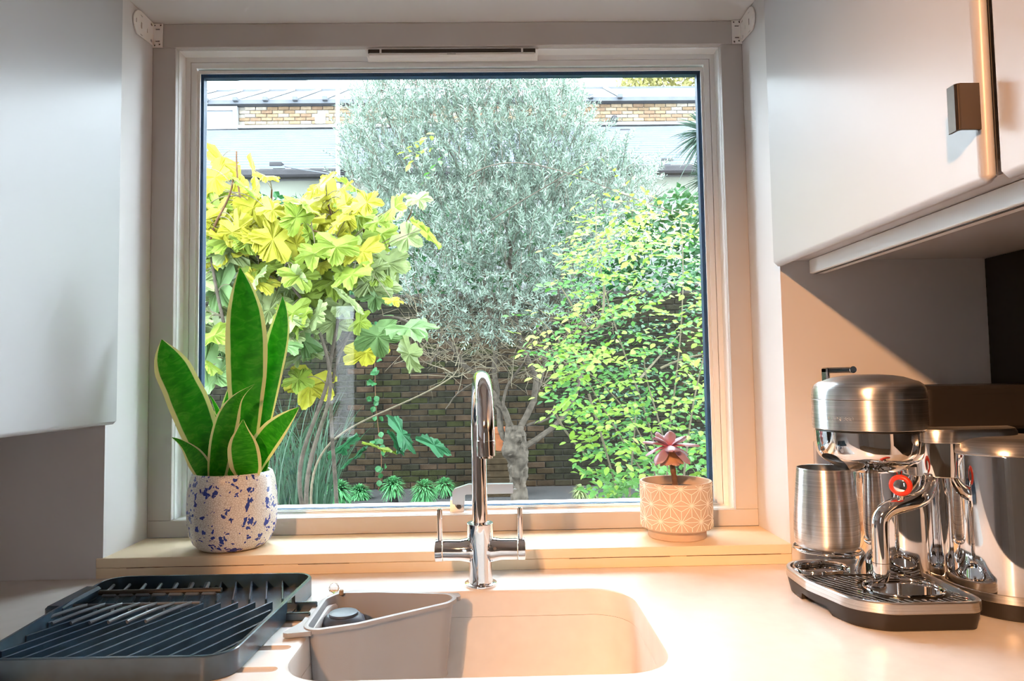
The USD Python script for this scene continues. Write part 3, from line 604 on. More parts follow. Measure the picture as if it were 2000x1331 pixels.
# base and drip tray
tray_o = Polygon([(.638, -.337), (.638, -.12), (.480, -.112), (.446, -.128), (.444, -.225), (.466, -.312), (.505, -.337)])
tray_o = smoothpoly(tray_o, .052).union(rrect(.54, .638, -.337, -.12, .026))
bot_o = tray_o.buffer(-.006)
bm = m3.Manifold.hull_points(np.vstack([ringpts(bot_o.buffer(-.002), .0006), ringpts(bot_o, .002), ringpts(tray_o.buffer(-.0012), .0235)]))
bm -= m3.Manifold.hull_points(np.array([[dx_, dy_, dz_] for dx_ in (-.02, .016) for dy_, dz_ in ((-.040, -.001), (.040, -.001), (-.030, .0125), (.030, .0125))])).rotate([0, 0, 10]).translate([.452, -.232, 0])
obj('tray_base', bm, 'brown_black', cm, smooth=30)
tb = prism(tray_o, .0236, .0385, .0015) - prism(tray_o.buffer(-.006), .030, .05)
obj('tray_rim', tb, 'brushed_steel', cm, smooth=30, label='steel rim of the drip tray')
inn = tray_o.buffer(-.0066)
dish_c = np.array([.567, -.262])
hole = LineString([dish_c+[-.012, 0], dish_c+[.012, 0]]).buffer(.040)
cupwell = LineString([(.486, -.158), (.515, -.152)]).buffer(.0275)
plate = inn.difference(hole).difference(cupwell)
plate = max(getattr(plate, 'geoms', [plate]), key=lambda g: g.area)
bars = inn.difference(hole.buffer(.004)).difference(cupwell.buffer(.004)).difference(sbox(.4, -.195, .70, 0)).buffer(-.004)
obj('grid_floor', prism(inn.difference(cupwell), .0302, .0322), 'black_plastic', cm, smooth=False)
obj('grid_plate', prism(inn.difference(sbox(.4, -.36, .70, -.19)).difference(cupwell), .0325, .0350), 'chrome', cm, smooth=False)
ax_ = np.array([.50, -.866])
for k in range(-14, 16):
    c0 = np.array([.545, -.26]) + np.array([.866, .50])*.0092*k
    ln = LineString([c0-ax_*.2, c0+ax_*.2]).intersection(bars)
    for g in getattr(ln, 'geoms', [ln]):
        if g.is_empty or g.length < .008: continue
        (xa, ya), (xb, yb) = g.coords[0], g.coords[-1]
        d = np.array([xb-xa, yb-ya]); Lg = np.linalg.norm(d); m = rbox(0, Lg, -.0023, .0023, .0325, .0355, .0008)
        T = np.eye(4); T[:2, 0] = d/Lg; T[:2, 1] = [-d[1]/Lg, d[0]/Lg]; T[:2, 3] = [xa, ya]; m.apply_transform(T)
        obj('grid_bar', m, 'chrome', cm, smooth=False)
def ringloop(poly, z, r): q = np.array(poly.exterior.coords); return tube(np.c_[q, np.full(len(q), z)], r, 8)
obj('jug_dish', cat([ringloop(hole, .0358, .0022), prism(hole.buffer(-.001), .0324, .0338)]), 'chrome', cm, smooth=40)
obj('cup_well_ring', ringloop(cupwell, .0362, .0022), 'chrome', cm)
obj('cup_well_floor', prism(cupwell.buffer(-.0005), .0300, .0318), 'chrome', cm)
# chrome column, rear base
CX, CY = .646, -.130
obj('rear_base', prism(rrect(.55, XR-.03, -.250, -.045, .04), .0006, .0300, .003), 'black_plastic', cm, smooth=30)
obj('column', lathe([(0, .0302), (.0745, .0302), (.075, .034), (.074, .187), (.072, .2000), (0, .2000)], (CX, CY, 0), 128), 'chrome', cm, smooth=40)
obj('column_seam', tube([(CX-.004, CY-.0750, .036), (CX-.004, CY-.0743, .186)], .0006, 6), 'dark_slot', cm)
# brewing head
HX, HY = .5735, -.178
obj('collar', lathe([(0, .1880), (.030, .1880), (.040, .1905), (.052, .196), (.066, .205), (.0735, .2120), (.0772, .2220), (.0785, .2360), (.0790, .2515), (0, .2515)], (HX, HY, 0), 128), 'chrome', cm, smooth=50)
obj('collar_bridge', prism(rrect(HX-.02, CX+.060, HY-.050, CY+.060, .05), .1998, .2514), 'chrome', cm, smooth=30)
obj('gap_ring', cyl((HX, HY), .0765, .2514, .2546, 64), 'black_plastic', cm)
obj('head_drum', lathe([(0, .2545), (.0800, .2545), (.0808, .2553), (.0808, .2995), (.0803, .3000), (0, .3000)], (HX, HY, 0), 128), 'brushed_steel', cm, smooth=40)
obj('head_lid', lathe([(0, .3004), (.0803, .3004), (.0808, .3010), (.0808, .3080), (.0795, .3155), (.0760, .3220), (.0700, .3265), (.0620, .3290), (.0600, .3300), (.050, .3335), (.035, .3362), (.018, .3375), (0, .3378)], (HX, HY, 0), 128), 'brushed_steel', cm, smooth=50)
lv = at(1640, 718, -.15)
obj('lid_lever', cat([rbox(.520, .566, -.158, -.140, .3405, .3495, .002), rbox(.520, .526, -.158, -.140, .318, .3495, .002), tube([(.563, -.1585, .3455), (.563, -.1395, .3455)], .0055, 16)]), 'chrome', cm)
txt = meshkit.text_mesh('NESPRESSO', .0052, .0004)
tv_ = np.array(txt.vertices); a0 = math.radians(198)                          # wrapped round the drum's front
ang = a0 + (tv_[:, 0])/.0808
rr_ = .0809 + tv_[:, 2]
obj('lettering', trimesh.Trimesh(np.c_[HX+rr_*np.cos(ang), HY+rr_*np.sin(ang), .2695+tv_[:, 1]], txt.faces, process=False), 'satin_silver', cm, smooth=False, label='small maker lettering on the brewing head')
# black rear block
obj('rear_block', prism(rrect(.625, .872, -.226, -.075, .022), .2532, .3185, .005), 'brown_black', cm, smooth=30)
obj('rear_block_seam', bx(.70, .86, -.2263, -.2255, .3062, .3068), 'bronze_dark', cm)
obj('rear_body', prism(rrect(.66, .872, -.150, -.05, .02), .030, .2530), 'black_plastic', cm, smooth=30)
# steam unit
SX, SY = .659, -.206
def stad(r, x1): return LineString([(SX, SY), (x1, SY)]).buffer(r)
obj('steam_housing', m3.Manifold.hull_points(np.vstack([ringpts(stad(.0460, .71), .1860), ringpts(stad(.0475, .71), .1875), ringpts(stad(.0520, .72), .2360)])), 'chrome', cm, smooth=40)
obj('steam_cap', m3.Manifold.hull_points(np.vstack([ringpts(stad(.0525, .72), .2364), ringpts(stad(.0530, .72), .2375), ringpts(stad(.0530, .72), .2510), ringpts(stad(.0500, .72), .2560), ringpts(stad(.041, .72), .2585)])), 'brushed_steel', cm, smooth=40)
wp = [(.632, -.232, .192), (.628, -.235, .178), (.614, -.248, .1650), (.590, -.262, .1575), (.562, -.266, .1520), (.547, -.266, .1460), (.5375, -.266, .1360), (.535, -.266, .122), (.5345, -.266, .085), (.5335, -.266, .0475)]
wc = spline(wp, 60)
obj('steam_wand', tube(wc, np.r_[np.full(57, .0115), .0112, .0100, .0085], 28), 'chrome', cm, smooth=50)
obj('wand_joint', tube([(.5343, -.266, .0735), (.5343, -.266, .0728)], .01165, 24), 'dark_slot', cm)
def torus(c, axis, R, r):
    t_ = trimesh.creation.torus(R, r, major_sections=40, minor_sections=14)
    t_.apply_transform(trimesh.geometry.align_vectors([0, 0, 1], axis)); t_.apply_translation(c); return t_
rc_ = np.array([.5615, -.276, .1815]); ax2 = np.array([-.62, -.78, .05])
rg = obj('wand_grip_ring', torus(rc_, ax2, .0108, .0042), 'red_rubber', cm, label='red rubber ring on the steam wand')
obj('ring_core', tube([rc_-ax2*.004, rc_+ax2*.0045, rc_+ax2*.0055], [.0085, .0085, .005], 24), 'chrome', rg)
obj('ring_stalk', tube([rc_+[0, .002, -.010], (.566, -.268, .158)], .0045, 16), 'chrome', rg)
# steel side column with lid
KX, KY, KR = .737, -.236, .0835
obj('side_base', lathe([(0, .0006), (KR-.003, .0006), (KR-.001, .002), (KR, .0225), (0, .0225)], (KX, KY, 0), 96), 'brown_black', cm)
obj('side_ring', lathe([(0, .0226), (KR+.0006, .0226), (KR+.0012, .0235), (KR+.0012, .0335), (KR+.0004, .0343), (0, .0343)], (KX, KY, 0), 96), 'brushed_steel', cm)
obj('side_column', lathe([(0, .0345), (KR, .0345), (KR, .2205), (KR-.001, .2225), (0, .2225)], (KX, KY, 0), 128), 'chrome', cm)
obj('side_lid', lathe([(0, .2228), (KR+.0016, .2228), (KR+.0022, .2236), (KR+.0010, .2300), (KR-.006, .2385), (KR-.016, .2430), (KR-.035, .2455), (0, .2465)], (KX, KY, 0), 128), 'brushed_steel', cm, smooth=50)
# cup ring on its post
UX, UY = .5075, -.163
obj('cup_ring', cat([torus((UX, UY, .0680), [0, 0, 1], .0495, .0017)] + [tube([(UX+.0485*math.cos(q), UY+.0485*math.sin(q), .0665), (UX-.0485*math.cos(q), UY-.0485*math.sin(q), .0665)], .0011, 6) for q in (.3, .85, 1.4, 1.95, 2.5, 3.05)]), 'chrome', cm)
obj('cup_post', tube(spline([(.5470, -.192, .067), (.5500, -.186, .060), (.5490, -.181, .05), (.5470, -.176, .036), (.5470, -.176, .0322)], 16), .0042, 14), 'chrome', cm)
cup = thing('steel_cup', 'brushed steel tapered cup standing on the ring of the coffee machine', 'cup', (UX, UY, .0700))
obj('cup_body', lathe([(0, .0702), (.0400, .0702), (.0430, .0712), (.0455, .0745), (.0472, .083), (.0476, .095), (.0470, .115), (.0452, .140), (.0430, .165), (.0406, .1925), (.0400, .1930), (.0394, .1925), (.0418, .165), (.0440, .140), (.0458, .115), (.0464, .095), (.046, .083), (.043, .074), (0, .0725)], (UX, UY, 0), 96), 'brushed_steel', cup, smooth=50)

# ================================================================== THE GARDEN
rng = np.random.default_rng(7)
GZ = -1.03
obj('garden_ground', bx(-9, 9, .36, 9.9, GZ-.2, GZ), 'garden_soil', kind=S)
def inpoly(poly, n, rg):
    P = Polygon(poly); x0, y0, x1, y1 = P.bounds; out = []
    import shapely
    while len(out) < n:
        q = np.c_[rg.uniform(x0, x1, n*3), rg.uniform(y0, y1, n*3)]
        out += list(q[shapely.contains_xy(P, q[:, 0], q[:, 1])])
    return np.array(out[:n])
def unit(a): return a/(np.linalg.norm(a, axis=-1, keepdims=True)+1e-12)
def leaves(P, D, N, Ln, Wd, fold=.25, rows=1):
    """many leaves: base points P, directions D, upper sides N, lengths and widths; rows=1: two triangles each, 3: an oval of eight"""
    P, D, N = map(np.asarray, (P, D, N)); D = unit(D); N = unit(N - D*(N*D).sum(1)[:, None]); Sd = np.cross(D, N)
    Ln = np.broadcast_to(Ln, len(P))[:, None]; Wd = np.broadcast_to(Wd, len(P))[:, None]/2
    if rows == 1:
        L = P + D*Ln*.45 - Sd*Wd + N*Wd*fold; R = P + D*Ln*.45 + Sd*Wd + N*Wd*fold
        V = np.stack([P, R, P+D*Ln, L], 1).reshape(-1, 3); F = np.array([[0, 1, 2], [0, 2, 3]])
    else:
        rowsv = [P]
        for t_, w in ((.22, .72), (.52, 1.0), (.82, .55)):
            cpt = P + D*Ln*t_ - N*Ln*.10*t_*t_
            rowsv += [cpt - Sd*Wd*w + N*Wd*fold*w, cpt, cpt + Sd*Wd*w + N*Wd*fold*w]
        rowsv.append(P + D*Ln - N*Ln*.14)
        V = np.stack(rowsv, 1).reshape(-1, 3)
        F = np.array([[0, 2, 1], [0, 3, 2], [1, 2, 5], [1, 5, 4], [2, 3, 6], [2, 6, 5], [4, 5, 8], [4, 8, 7], [5, 6, 9], [5, 9, 8], [7, 8, 10], [8, 9, 10]])
    k = V.shape[0]//len(P)
    return V, (F[None] + (np.arange(len(P))*k)[:, None, None]).reshape(-1, 3)
def one(VF, i, k, nf):
    V, F = VF; return V[i*k:(i+1)*k], F[:nf]

# ------------------------------------------------------------------ garden wall of old dark bricks
gw = thing('garden_wall', 'old dark mossy brick garden wall behind the shrubs', 'wall', (-.5, 7.5, GZ))
obj('mortar_bed', bx(-6, 6, 7.415, 7.6, GZ, 1.42), 'mortar_dark', gw, smooth=False)
rb = random.Random(3); rest = []
def brick(x0, x1, y0, z0, z1):
    d = rb.uniform(-.006, .006); m = rbox(x0, x1, y0+d, y0+.06, z0, z1, .006)
    v = np.array(m.vertices); v += (meshkit.noise(v*37, 5)[:, None]-.5)*.006; return trimesh.Trimesh(v, m.faces, process=False)
nb = 0
for j in range(32):
    z0 = GZ + .005 + j*.0755
    for i in range(-24, 24):
        x0 = i*.225 + (.1125 if j % 2 else 0)
        seen = -2.0 < x0 < .55 and j < 25
        m = brick(x0+.005, x0+.220, 7.40, z0+.005, z0+.0705)
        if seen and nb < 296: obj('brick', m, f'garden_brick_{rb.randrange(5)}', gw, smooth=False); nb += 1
        else: rest.append(m)
obj('further_bricks', cat(rest), 'garden_brick_3', gw, smooth=False, kind='stuff')

# ------------------------------------------------------------------ evergreen hedge beyond the wall
hg = thing('hedge', 'dark evergreen hedge beyond the garden wall, glimpsed behind the shrubs', 'hedge', (-.5, 8.3, GZ))
nh = 16000; hp = np.c_[rng.uniform(-5.5, 4.5, nh), rng.uniform(7.8, 8.8, nh), rng.uniform(.6, 1, nh)]
hp[:, 2] = GZ + .9 + (2.95+.35*(meshkit.noise(hp*[1.2, 0, 0]+5, 2)-.5))*rng.uniform(0, 1, nh)**.8 - .12*((hp[:, 1]-8.3)/.5)**2
obj('foliage', leaves(hp, rng.normal(size=(nh, 3)), rng.normal(size=(nh, 3))+[0, -.7, .5], rng.uniform(.09, .15, nh), .07), 'bush_deep', hg, smooth=False, kind='stuff')
obj('stems', cat([tube([(x, 8.3, GZ), (x+.1, 8.3, 1.6)], .03, 6) for x in np.arange(-5, 4.5, .7)]), 'bark_grey', hg, smooth=False, kind='stuff')

# ------------------------------------------------------------------ the house beyond
hs = thing('house', 'low house beyond the garden with slate roof, yellow brick band and glazed rooflight', 'building', (0, 11, GZ))
EZ, RZ, TZ = 3.815, 5.445, 5.895
hx0, hx1 = -8.0, 7.0
obj('lower_wall', bx(hx0, hx1, 10.0, 12.3, GZ, 3.72), 'white_render', hs, smooth=False)
obj('fascia_board', bx(hx0, hx1, 9.93, 9.998, 3.30, 3.64), 'fascia_green', hs, smooth=False)
obj('gutter', rbox(hx0, hx1, 9.72, 9.90, 3.655, 3.79, .03), 'gutter_dark', hs)
nc = 17; Vr, Fr = [], []
for k in range(nc):
    y0, y1 = 9.75 + (12.42-9.75)*k/nc, 9.75 + (12.42-9.75)*(k+1)/nc; z0, z1 = EZ + (RZ-EZ)*k/nc, EZ + (RZ-EZ)*(k+1)/nc
    for sx in range(1):
        Fr.append(xprism(Polygon([(y0, z0-.02), (y0, z0+.022), (y1+.05, z1+.012), (y1+.05, z1-.03)]), hx0, hx1))
obj('slate_roof', cat(Fr), 'slate', hs, smooth=False)
bw = obj('brick_wall', bx(hx0, hx1, 12.40, 12.7, RZ-.05, TZ+.02), 'mortar_pale', hs, smooth=False)
wl = at(462, 230, 12.35)[0]; nb = 0
for j in range(7):
    z0 = RZ + .005 + j*.0735
    for i in range(-25, 19):
        x0 = i*.225 + (.1125 if j % 2 else 0)
        if x0 < wl or x0 > 4.45: continue
        if abs(x0+.11-at(625, 232, 12.38)[0]) < .16 and 1 < j < 5: continue
        d = rb.uniform(-.008, .006); m = rbox(x0+.006, x0+.219, 12.375+d, 12.43, z0+.004, z0+.0695, .006)
        obj('brick', m, f'stock_brick_{rb.randrange(5)}', bw, smooth=False); nb += 1
ab = at(625, 232, 12.36)
obj('air_brick', rbox(ab[0]-.11, ab[0]+.11, 12.362, 12.44, ab[2]-.10, ab[2]+.11, .01), 'stock_brick_3', hs, smooth=False, label='plain pinkish vent brick in the brick band')
obj('lead_flashing', cat([bx(hx0, hx1, 12.30, 12.40, RZ-.02, RZ+.045)]), 'white_render', hs, smooth=False)
obj('box_gutter', bx(hx0, hx1, 12.22, 12.50, TZ-.005, TZ+.075), 'lead_grey', hs, smooth=False)
obj('rooflight_glass', xprism(Polygon([(12.25, TZ+.085), (14.1, 6.955), (14.1, 6.925), (12.25, TZ+.055)]), hx0, hx1), 'roof_glass', hs, smooth=False)
for i in range(-13, 12):
    x = at(578, 195, 12.25)[0] + .592*i + (.0)
    r_ = obj('glazing_bar', xprism(Polygon([(12.20, TZ+.078), (14.1, 6.965), (14.1, 7.005), (12.20, TZ+.125)]), x-.035, x+.035), 'white_upvc', hs, smooth=False)
    obj('bar_foot', rbox(x-.05, x+.05, 12.14, 12.24, TZ+.03, TZ+.115, .012), 'lead_grey', r_, smooth=False)
obj('rooflight_ridge', bx(hx0, hx1, 14.08, 14.2, 6.90, 6.99), 'lead_grey', hs, smooth=False)
def hwin(u0, u1, v0, v1, y, fr=.07, tilt=0):
    a, b = at(u0, v1, y), at(u1, v0, y)
    f = obj('window', yprism(sbox(a[0], a[2], b[0], b[2]).difference(sbox(a[0]+fr, a[2]+fr, b[0]-fr, b[2]-fr)), y, y+.08), 'white_upvc', hs, smooth=False)
    obj('pane', bx(a[0]+fr, b[0]-fr, y+.03, y+.05, a[2]+fr, b[2]-fr), 'grey_shade', f, smooth=False)
hwin(330, 463, 207, 253, 12.28, .085)
hwin(1292, 1400, 354, 420, 9.94, .10)
hwin(1120, 1270, 366, 420, 9.94, .10)
hwin(500, 680, 380, 430, 9.94, .10)
for (u, v, y) in ((630, 265, 12.05), (540, 322, 9.80), (1220, 257, 12.05), (1302, 315, 9.95), (675, 330, 9.70)):
    c = at(u, v, y); obj('roof_vent', rbox(c[0]-.10, c[0]+.10, y-.06, y+.15, c[2]-.035, c[2]+.035, .01), 'gutter_dark', hs)
for (u, v) in ((712, 242), (1200, 231)):
    c = at(u, v, 12.2); obj('flue', cat([tube([c, c+[0, .3, 0]], .065, 16), tube([c+[.01, -.03, -.08], c+[0, .0, .02]], .05, 12)]), 'gutter_dark', hs)
c0, c1 = at(661, 352, 9.50), at(661, 120, 9.50)
ms = thing('mast_pole', 'tall thin white pole rising in front of the slate roof', 'pole', (c0[0], c0[1], c0[2]))
obj('pole', tube([[c0[0], c0[1], 1.2], [c1[0]-.02, c1[1], 7.3]], .034, 14), 'white_upvc', ms)
obj('clamp', rbox(c0[0]-.05, c0[0]+.05, 9.455, 9.545, c0[2]-.05, c0[2]+.06, .01), 'lead_grey', ms)
obj('cable', tube(spline([at(556, 325, 9.62), at(600, 333, 9.60), at(640, 340, 9.58), at(657, 348, 9.56)], 14), .012, 6), 'lead_grey', label='thin grey cable sagging from the gutter to the pole', cat='cable')

# ------------------------------------------------------------------ distant autumn tree, cordyline at the right edge
def blob_tree(name, label, c, R, n, m, Ls, cat_='tree', trunk=True):
    t = thing(name, label, cat_, (c[0], c[1], GZ))
    P = rng.normal(size=(n, 3)); P = unit(P)*rng.uniform(.3, 1, (n, 1))**.5*R + c
    obj('foliage', leaves(P, rng.normal(size=(n, 3)), rng.normal(size=(n, 3)) + [0, -.5, .6], rng.uniform(.7, 1.2, n)*Ls, Ls*.6), m, t, smooth=False, kind='stuff')
    if trunk: obj('trunk', tube([[c[0], c[1], GZ], [c[0]+.2, c[1], c[2]]], np.array([.22, .1]), 10), 'bark_grey', t)
blob_tree('autumn_tree', 'yellow green autumn tree rising beyond the rooflight at upper right', at(1330, 168, 19.0), np.array([2.0, 1.2, .75]), 5000, 'autumn_leaf', .16)
cl = thing('cordyline', 'spiky strap leaved cordyline at the right edge of the window', 'shrub', tuple(at(1392, 330, 6.3)*[1, 1, 0]+[0, 0, GZ]))
for (u, v, R, nl) in ((1382, 262, .46, 230), (1388, 350, .36, 170)):
    c = at(u, v, 6.3); V_ = unit(rng.normal(size=(nl, 3)) + [-.1, 0, .15]); parts_ = []
    for d in V_:
        Ln = R*rng.uniform(.7, 1.15); t_ = np.linspace(0, 1, 7)
        C = c + d*Ln*t_[:, None] + np.c_[np.zeros(7), np.zeros(7), -.35*Ln*t_**2]
        s_ = unit(np.cross(d, [0, 0, 1.])); w = .017*np.array([.6, 1, 1, .9, .7, .45, .05])
        V2 = np.vstack([C - s_*w[:, None], C + s_*w[:, None]]); F2 = [[i, i+1, i+8] for i in range(6)] + [[i, i+8, i+7] for i in range(6)]
        parts_.append(trimesh.Trimesh(V2, F2, process=False))
    obj('leaf_crown', cat(parts_), 'cordyline_leaf', cl, smooth=False, kind='stuff')
obj('stem', tube([[c[0]+.03, 6.3, GZ], [c[0]+.02, 6.3, 1.6], at(1398, 255, 6.3)], .05, 10), 'bark_grey', cl)

# ------------------------------------------------------------------ olive tree
OX = at(1008, 900, 5.2)
ol = thing('olive_tree', 'large silvery grey olive tree filling the middle of the window', 'tree', (OX[0], OX[1], GZ))
crown = [(672, 330), (690, 240), (712, 170), (770, 140), (850, 128), (950, 105), (1040, 120), (1105, 150), (1135, 205), (1160, 270), (1225, 320), (1275, 345), (1282, 390), (1205, 430), (1180, 520), (1130, 600), (1040, 650), (940, 672), (850, 640), (775, 570), (755, 460), (735, 390), (690, 370)]
nt = 3900
Q = inpoly(crown, nt, rng); Y = rng.uniform(4.3, 6.0, nt)
Pt = np.array([at(u, v, y) for (u, v), y in zip(Q, Y)])
low = np.clip((Q[:, 1]-420)/230, 0, 1)                                        # lower crown: twiggy, fewer leaves
outw = (Q[:, 0]-960)/300
Dt = unit(np.c_[outw*.5 + rng.normal(0, .38, nt), rng.normal(-.1, .45, nt), 1.0 - .9*low + rng.normal(0, .35, nt)])
Lt = rng.uniform(.16, .34, nt)*(1-.25*low)
BP, BD, BN, BL = [], [], [], []
for p, d, L_, lo in zip(Pt, Dt, Lt, low):
    if rng.random() < lo*.45: continue
    k = int(L_/.0185); s_ = (np.arange(k)+.3)/k
    a1 = unit(np.cross(d, rng.normal(size=3))); a2 = np.cross(d, a1)
    ph = rng.uniform(0, 6.28) + np.arange(k)*1.57
    side = a1*np.cos(ph)[:, None] + a2*np.sin(ph)[:, None]
    base_ = p + d*(s_*L_)[:, None] + np.c_[np.zeros(k), np.zeros(k), -.06*s_**2]
    for sg in (1, -1):
        BP.append(base_); BD.append(d*.75 + sg*side*.8 + rng.normal(0, .2, (k, 3))); BN.append(np.tile([0, -.35, .9], (k, 1)) + rng.normal(0, .5, (k, 3))); BL.append(rng.uniform(.040, .066, k)*(1-.25*s_))
BP, BD, BN, BL = map(np.concatenate, (BP, BD, BN, BL))
obj('foliage', leaves(BP, BD, BN, BL, BL*.27), 'olive_leaf', ol, smooth=False, kind='stuff')
tw = []
for p, d, L_ in zip(Pt, Dt, Lt): tw.append(np.array([p - d*.08, p + d*L_*.5, p + d*L_ + [0, 0, -.03]]))
def thin(list_of_paths, r, n=3):
    return cat([tube(q, r, n) for q in list_of_paths])
obj('twigs', thin(tw[::2], np.array([.0032, .0024, .0012])), 'bark_grey', ol, smooth=False, kind='stuff')
# the tangle of bare twigs under the crown
tang = []
for (u, v) in inpoly([(780, 560), (860, 600), (960, 640), (1080, 620), (1180, 560), (1130, 700), (1060, 760), (960, 720), (870, 740), (800, 660)], 330, rng):
    p = at(u, v, rng.uniform(4.6, 5.8)); d = unit(np.array([rng.normal(0, .8), rng.normal(0, .4), rng.normal(.2, .6)])); L_ = rng.uniform(.15, .5)
    tang.append(np.array([p, p+d*L_*.35+rng.normal(0, .03, 3), p+d*L_*.7+rng.normal(0, .04, 3), p+d*L_+rng.normal(0, .05, 3)]))
obj('bare_twigs', thin(tang, np.array([.005, .004, .003, .0015])), 'stem_pale', ol, smooth=False, kind='stuff')
def unit2(a): return a/(np.linalg.norm(a, axis=1, keepdims=True)+1e-9)
def limb(uvs, ys, r0, r1, m, parent, name='branch', n=10, wob=.0):
    P = spline([at(u, v, y) for (u, v), y in zip(uvs, np.linspace(*ys, len(uvs)))], 28)
    P = P + (meshkit.noise(P*9, 3)[:, None]-.5)*wob
    return obj(name, tube(P, np.linspace(r0, r1, 28), n), m, parent)
kp = np.array([(.03, 0, 0), (.02, 0, .4), (0, 0, .65), (.0, 0, .92)]) + [OX[0], 5.2, GZ]
knotty = tube(spline(kp, 60), np.interp(np.linspace(0, 1, 60), [0, .3, .55, .7, .9, 1], [.085, .07, .08, .12, .11, .06]), 28)
kv = np.array(knotty.vertices); ax0 = np.c_[np.interp(kv[:, 2], kp[:, 2], kp[:, 0]), np.full(len(kv), 5.2)]
kv[:, :2] += ((meshkit.fbm(kv*[22, 22, 9], 3, 9)-.5)*.13)[:, None]*unit2(kv[:, :2]-ax0); knotty = trimesh.Trimesh(kv, knotty.faces, process=False)
tk = obj('trunk', knotty, 'bark_grey', ol)
for uvs, r0, r1 in (([(1003, 885), (985, 800), (940, 745), (890, 690), (858, 640), (835, 540)], .035, .014), ([(1008, 880), (1020, 830), (1046, 770), (1040, 720), (1015, 660), (1000, 560), (985, 420)], .034, .014),
                    ([(1015, 880), (1060, 850), (1110, 800), (1140, 700), (1150, 560)], .030, .012), ([(1002, 880), (975, 820), (968, 740), (960, 640), (930, 480), (900, 330)], .032, .012),
                    ([(1046, 770), (1060, 720), (1072, 640), (1100, 520), (1090, 350)], .022, .010), ([(890, 690), (860, 690), (840, 712)], .012, .006), ([(985, 800), (1000, 740), (1030, 700), (1036, 640)], .016, .008),
                    ([(1030, 830), (1075, 815), (1085, 790)], .014, .007), ([(940, 745), (905, 760), (870, 800)], .010, .004)):
    limb(uvs, (5.2, 5.2+rng.uniform(-.3, .3)), r0, r1, 'bark_grey', ol, wob=.05)
for uvs in ([(915, 345), (1000, 318), (1080, 330), (1150, 352), (1230, 385), (1350, 420)], [(960, 430), (1040, 380), (1100, 345), (1150, 315)]):
    limb(uvs, (4.0, 3.6), .005, .0025, 'bark_grey', ol, 'long_shoot', 6)

# ------------------------------------------------------------------ fig tree
FX = at(640, 985, 2.9)
fg = thing('fig_tree', 'fig tree with big lobed yellow and green leaves at the left of the window', 'tree', (FX[0], FX[1], GZ))
def fig_outline():
    P = [(0, 0)]
    for ang, R in ((-44, .42), (-8, .72), (14, .62), (38, .92), (63, .64), (90, 1.0), (117, .64), (142, .92), (166, .62), (188, .72), (224, .42)):
        a_ = math.radians(ang)
        if R > .65:
            for da, k in ((-16, .85), (-11, .93), (-8, .92), (-4, 1.0), (0, .99), (4, 1.0), (8, .92), (11, .93), (16, .85)): P.append((R*k*math.cos(a_+math.radians(da)), R*k*math.sin(a_+math.radians(da))+.04))
        else: P.append((R*math.cos(a_), R*math.sin(a_)+.04))
    return np.array(P)
FO = fig_outline()
def fig_leaf(c, tip, nrm, size):
    tip = unit(np.array(tip, float)); nrm = unit(nrm - tip*(nrm@tip)); sd = np.cross(tip, nrm)
    O = FO*np.array([1, 1]); ctr = np.array([[0, .33]])
    mid = ctr + (O-ctr)*.55
    P2 = np.vstack([ctr, mid, O]); r2 = (P2**2).sum(1); ang_ = np.arctan2(P2[:, 0], P2[:, 1])
    h = -.20*r2 + .05*np.abs(np.sin(2.5*ang_))*np.sqrt(r2) + .10*np.abs(P2[:, 0])
    h += .05*rng.normal(size=len(h))*(r2 > .15)
    V = c + size*(P2[:, :1]*sd + (P2[:, 1:]-.3)*tip + h[:, None]*nrm)
    n = len(O); F = []
    for i in range(n):
        j = (i+1) % n; F += [[0, 1+i, 1+j], [1+i, 1+n+i, 1+n+j], [1+i, 1+n+j, 1+j]]
    return V, np.array(F)
br = [([(500, 500), (482, 440), (468, 380), (462, 296)], 2.7), ([(412, 490), (420, 440), (440, 400), (455, 350)], 2.5), ([(700, 515), (668, 460), (648, 420), (638, 385)], 2.8), ([(700, 512), (711, 460), (705, 430)], 2.9),
      ([(560, 515), (600, 522), (640, 520), (665, 512)], 2.8), ([(700, 512), (655, 470), (610, 450)], 2.6), ([(700, 515), (760, 480), (788, 445), (803, 415)], 3.0), ([(690, 640), (700, 580), (700, 515)], 2.9),
      ([(655, 1150), (652, 900), (648, 760), (665, 690), (690, 640)], 2.9), ([(640, 1150), (585, 930), (605, 845), (640, 745), (648, 690), (660, 600), (560, 515)], 2.75), ([(650, 1150), (600, 940), (628, 830), (645, 760), (620, 640), (500, 500)], 2.7),
      ([(620, 1150), (520, 930), (470, 760), (430, 600), (412, 490)], 2.6), ([(648, 700), (700, 640), (760, 620), (820, 650)], 2.9), ([(500, 640), (540, 560), (560, 515)], 2.6), ([(532, 450), (530, 400), (531, 370)], 2.9)]
nodes = []
limb([(640, 1185), (645, 1150), (640, 1100)], (2.9, 2.85), .035, .026, 'bark_grey', fg, 'trunk')
for uvs, y in br:
    r0 = .014 if uvs[0][1] > 600 else .008
    limb(uvs, (y, y-.15), r0, r0*.55, 'bark_brown' if uvs[0][1] < 600 else 'bark_grey', fg, 'branch', 8)
    nodes += list(spline([at(u, v, yy) for (u, v), yy in zip(uvs, np.linspace(y, y-.15, len(uvs)))], 14))
nodes = np.array(nodes)
limb([(640, 1150), (630, 885), (700, 828), (800, 782), (885, 735)], (3.2, 3.4), .009, .005, 'stem_pale', fg, 'branch', 6)
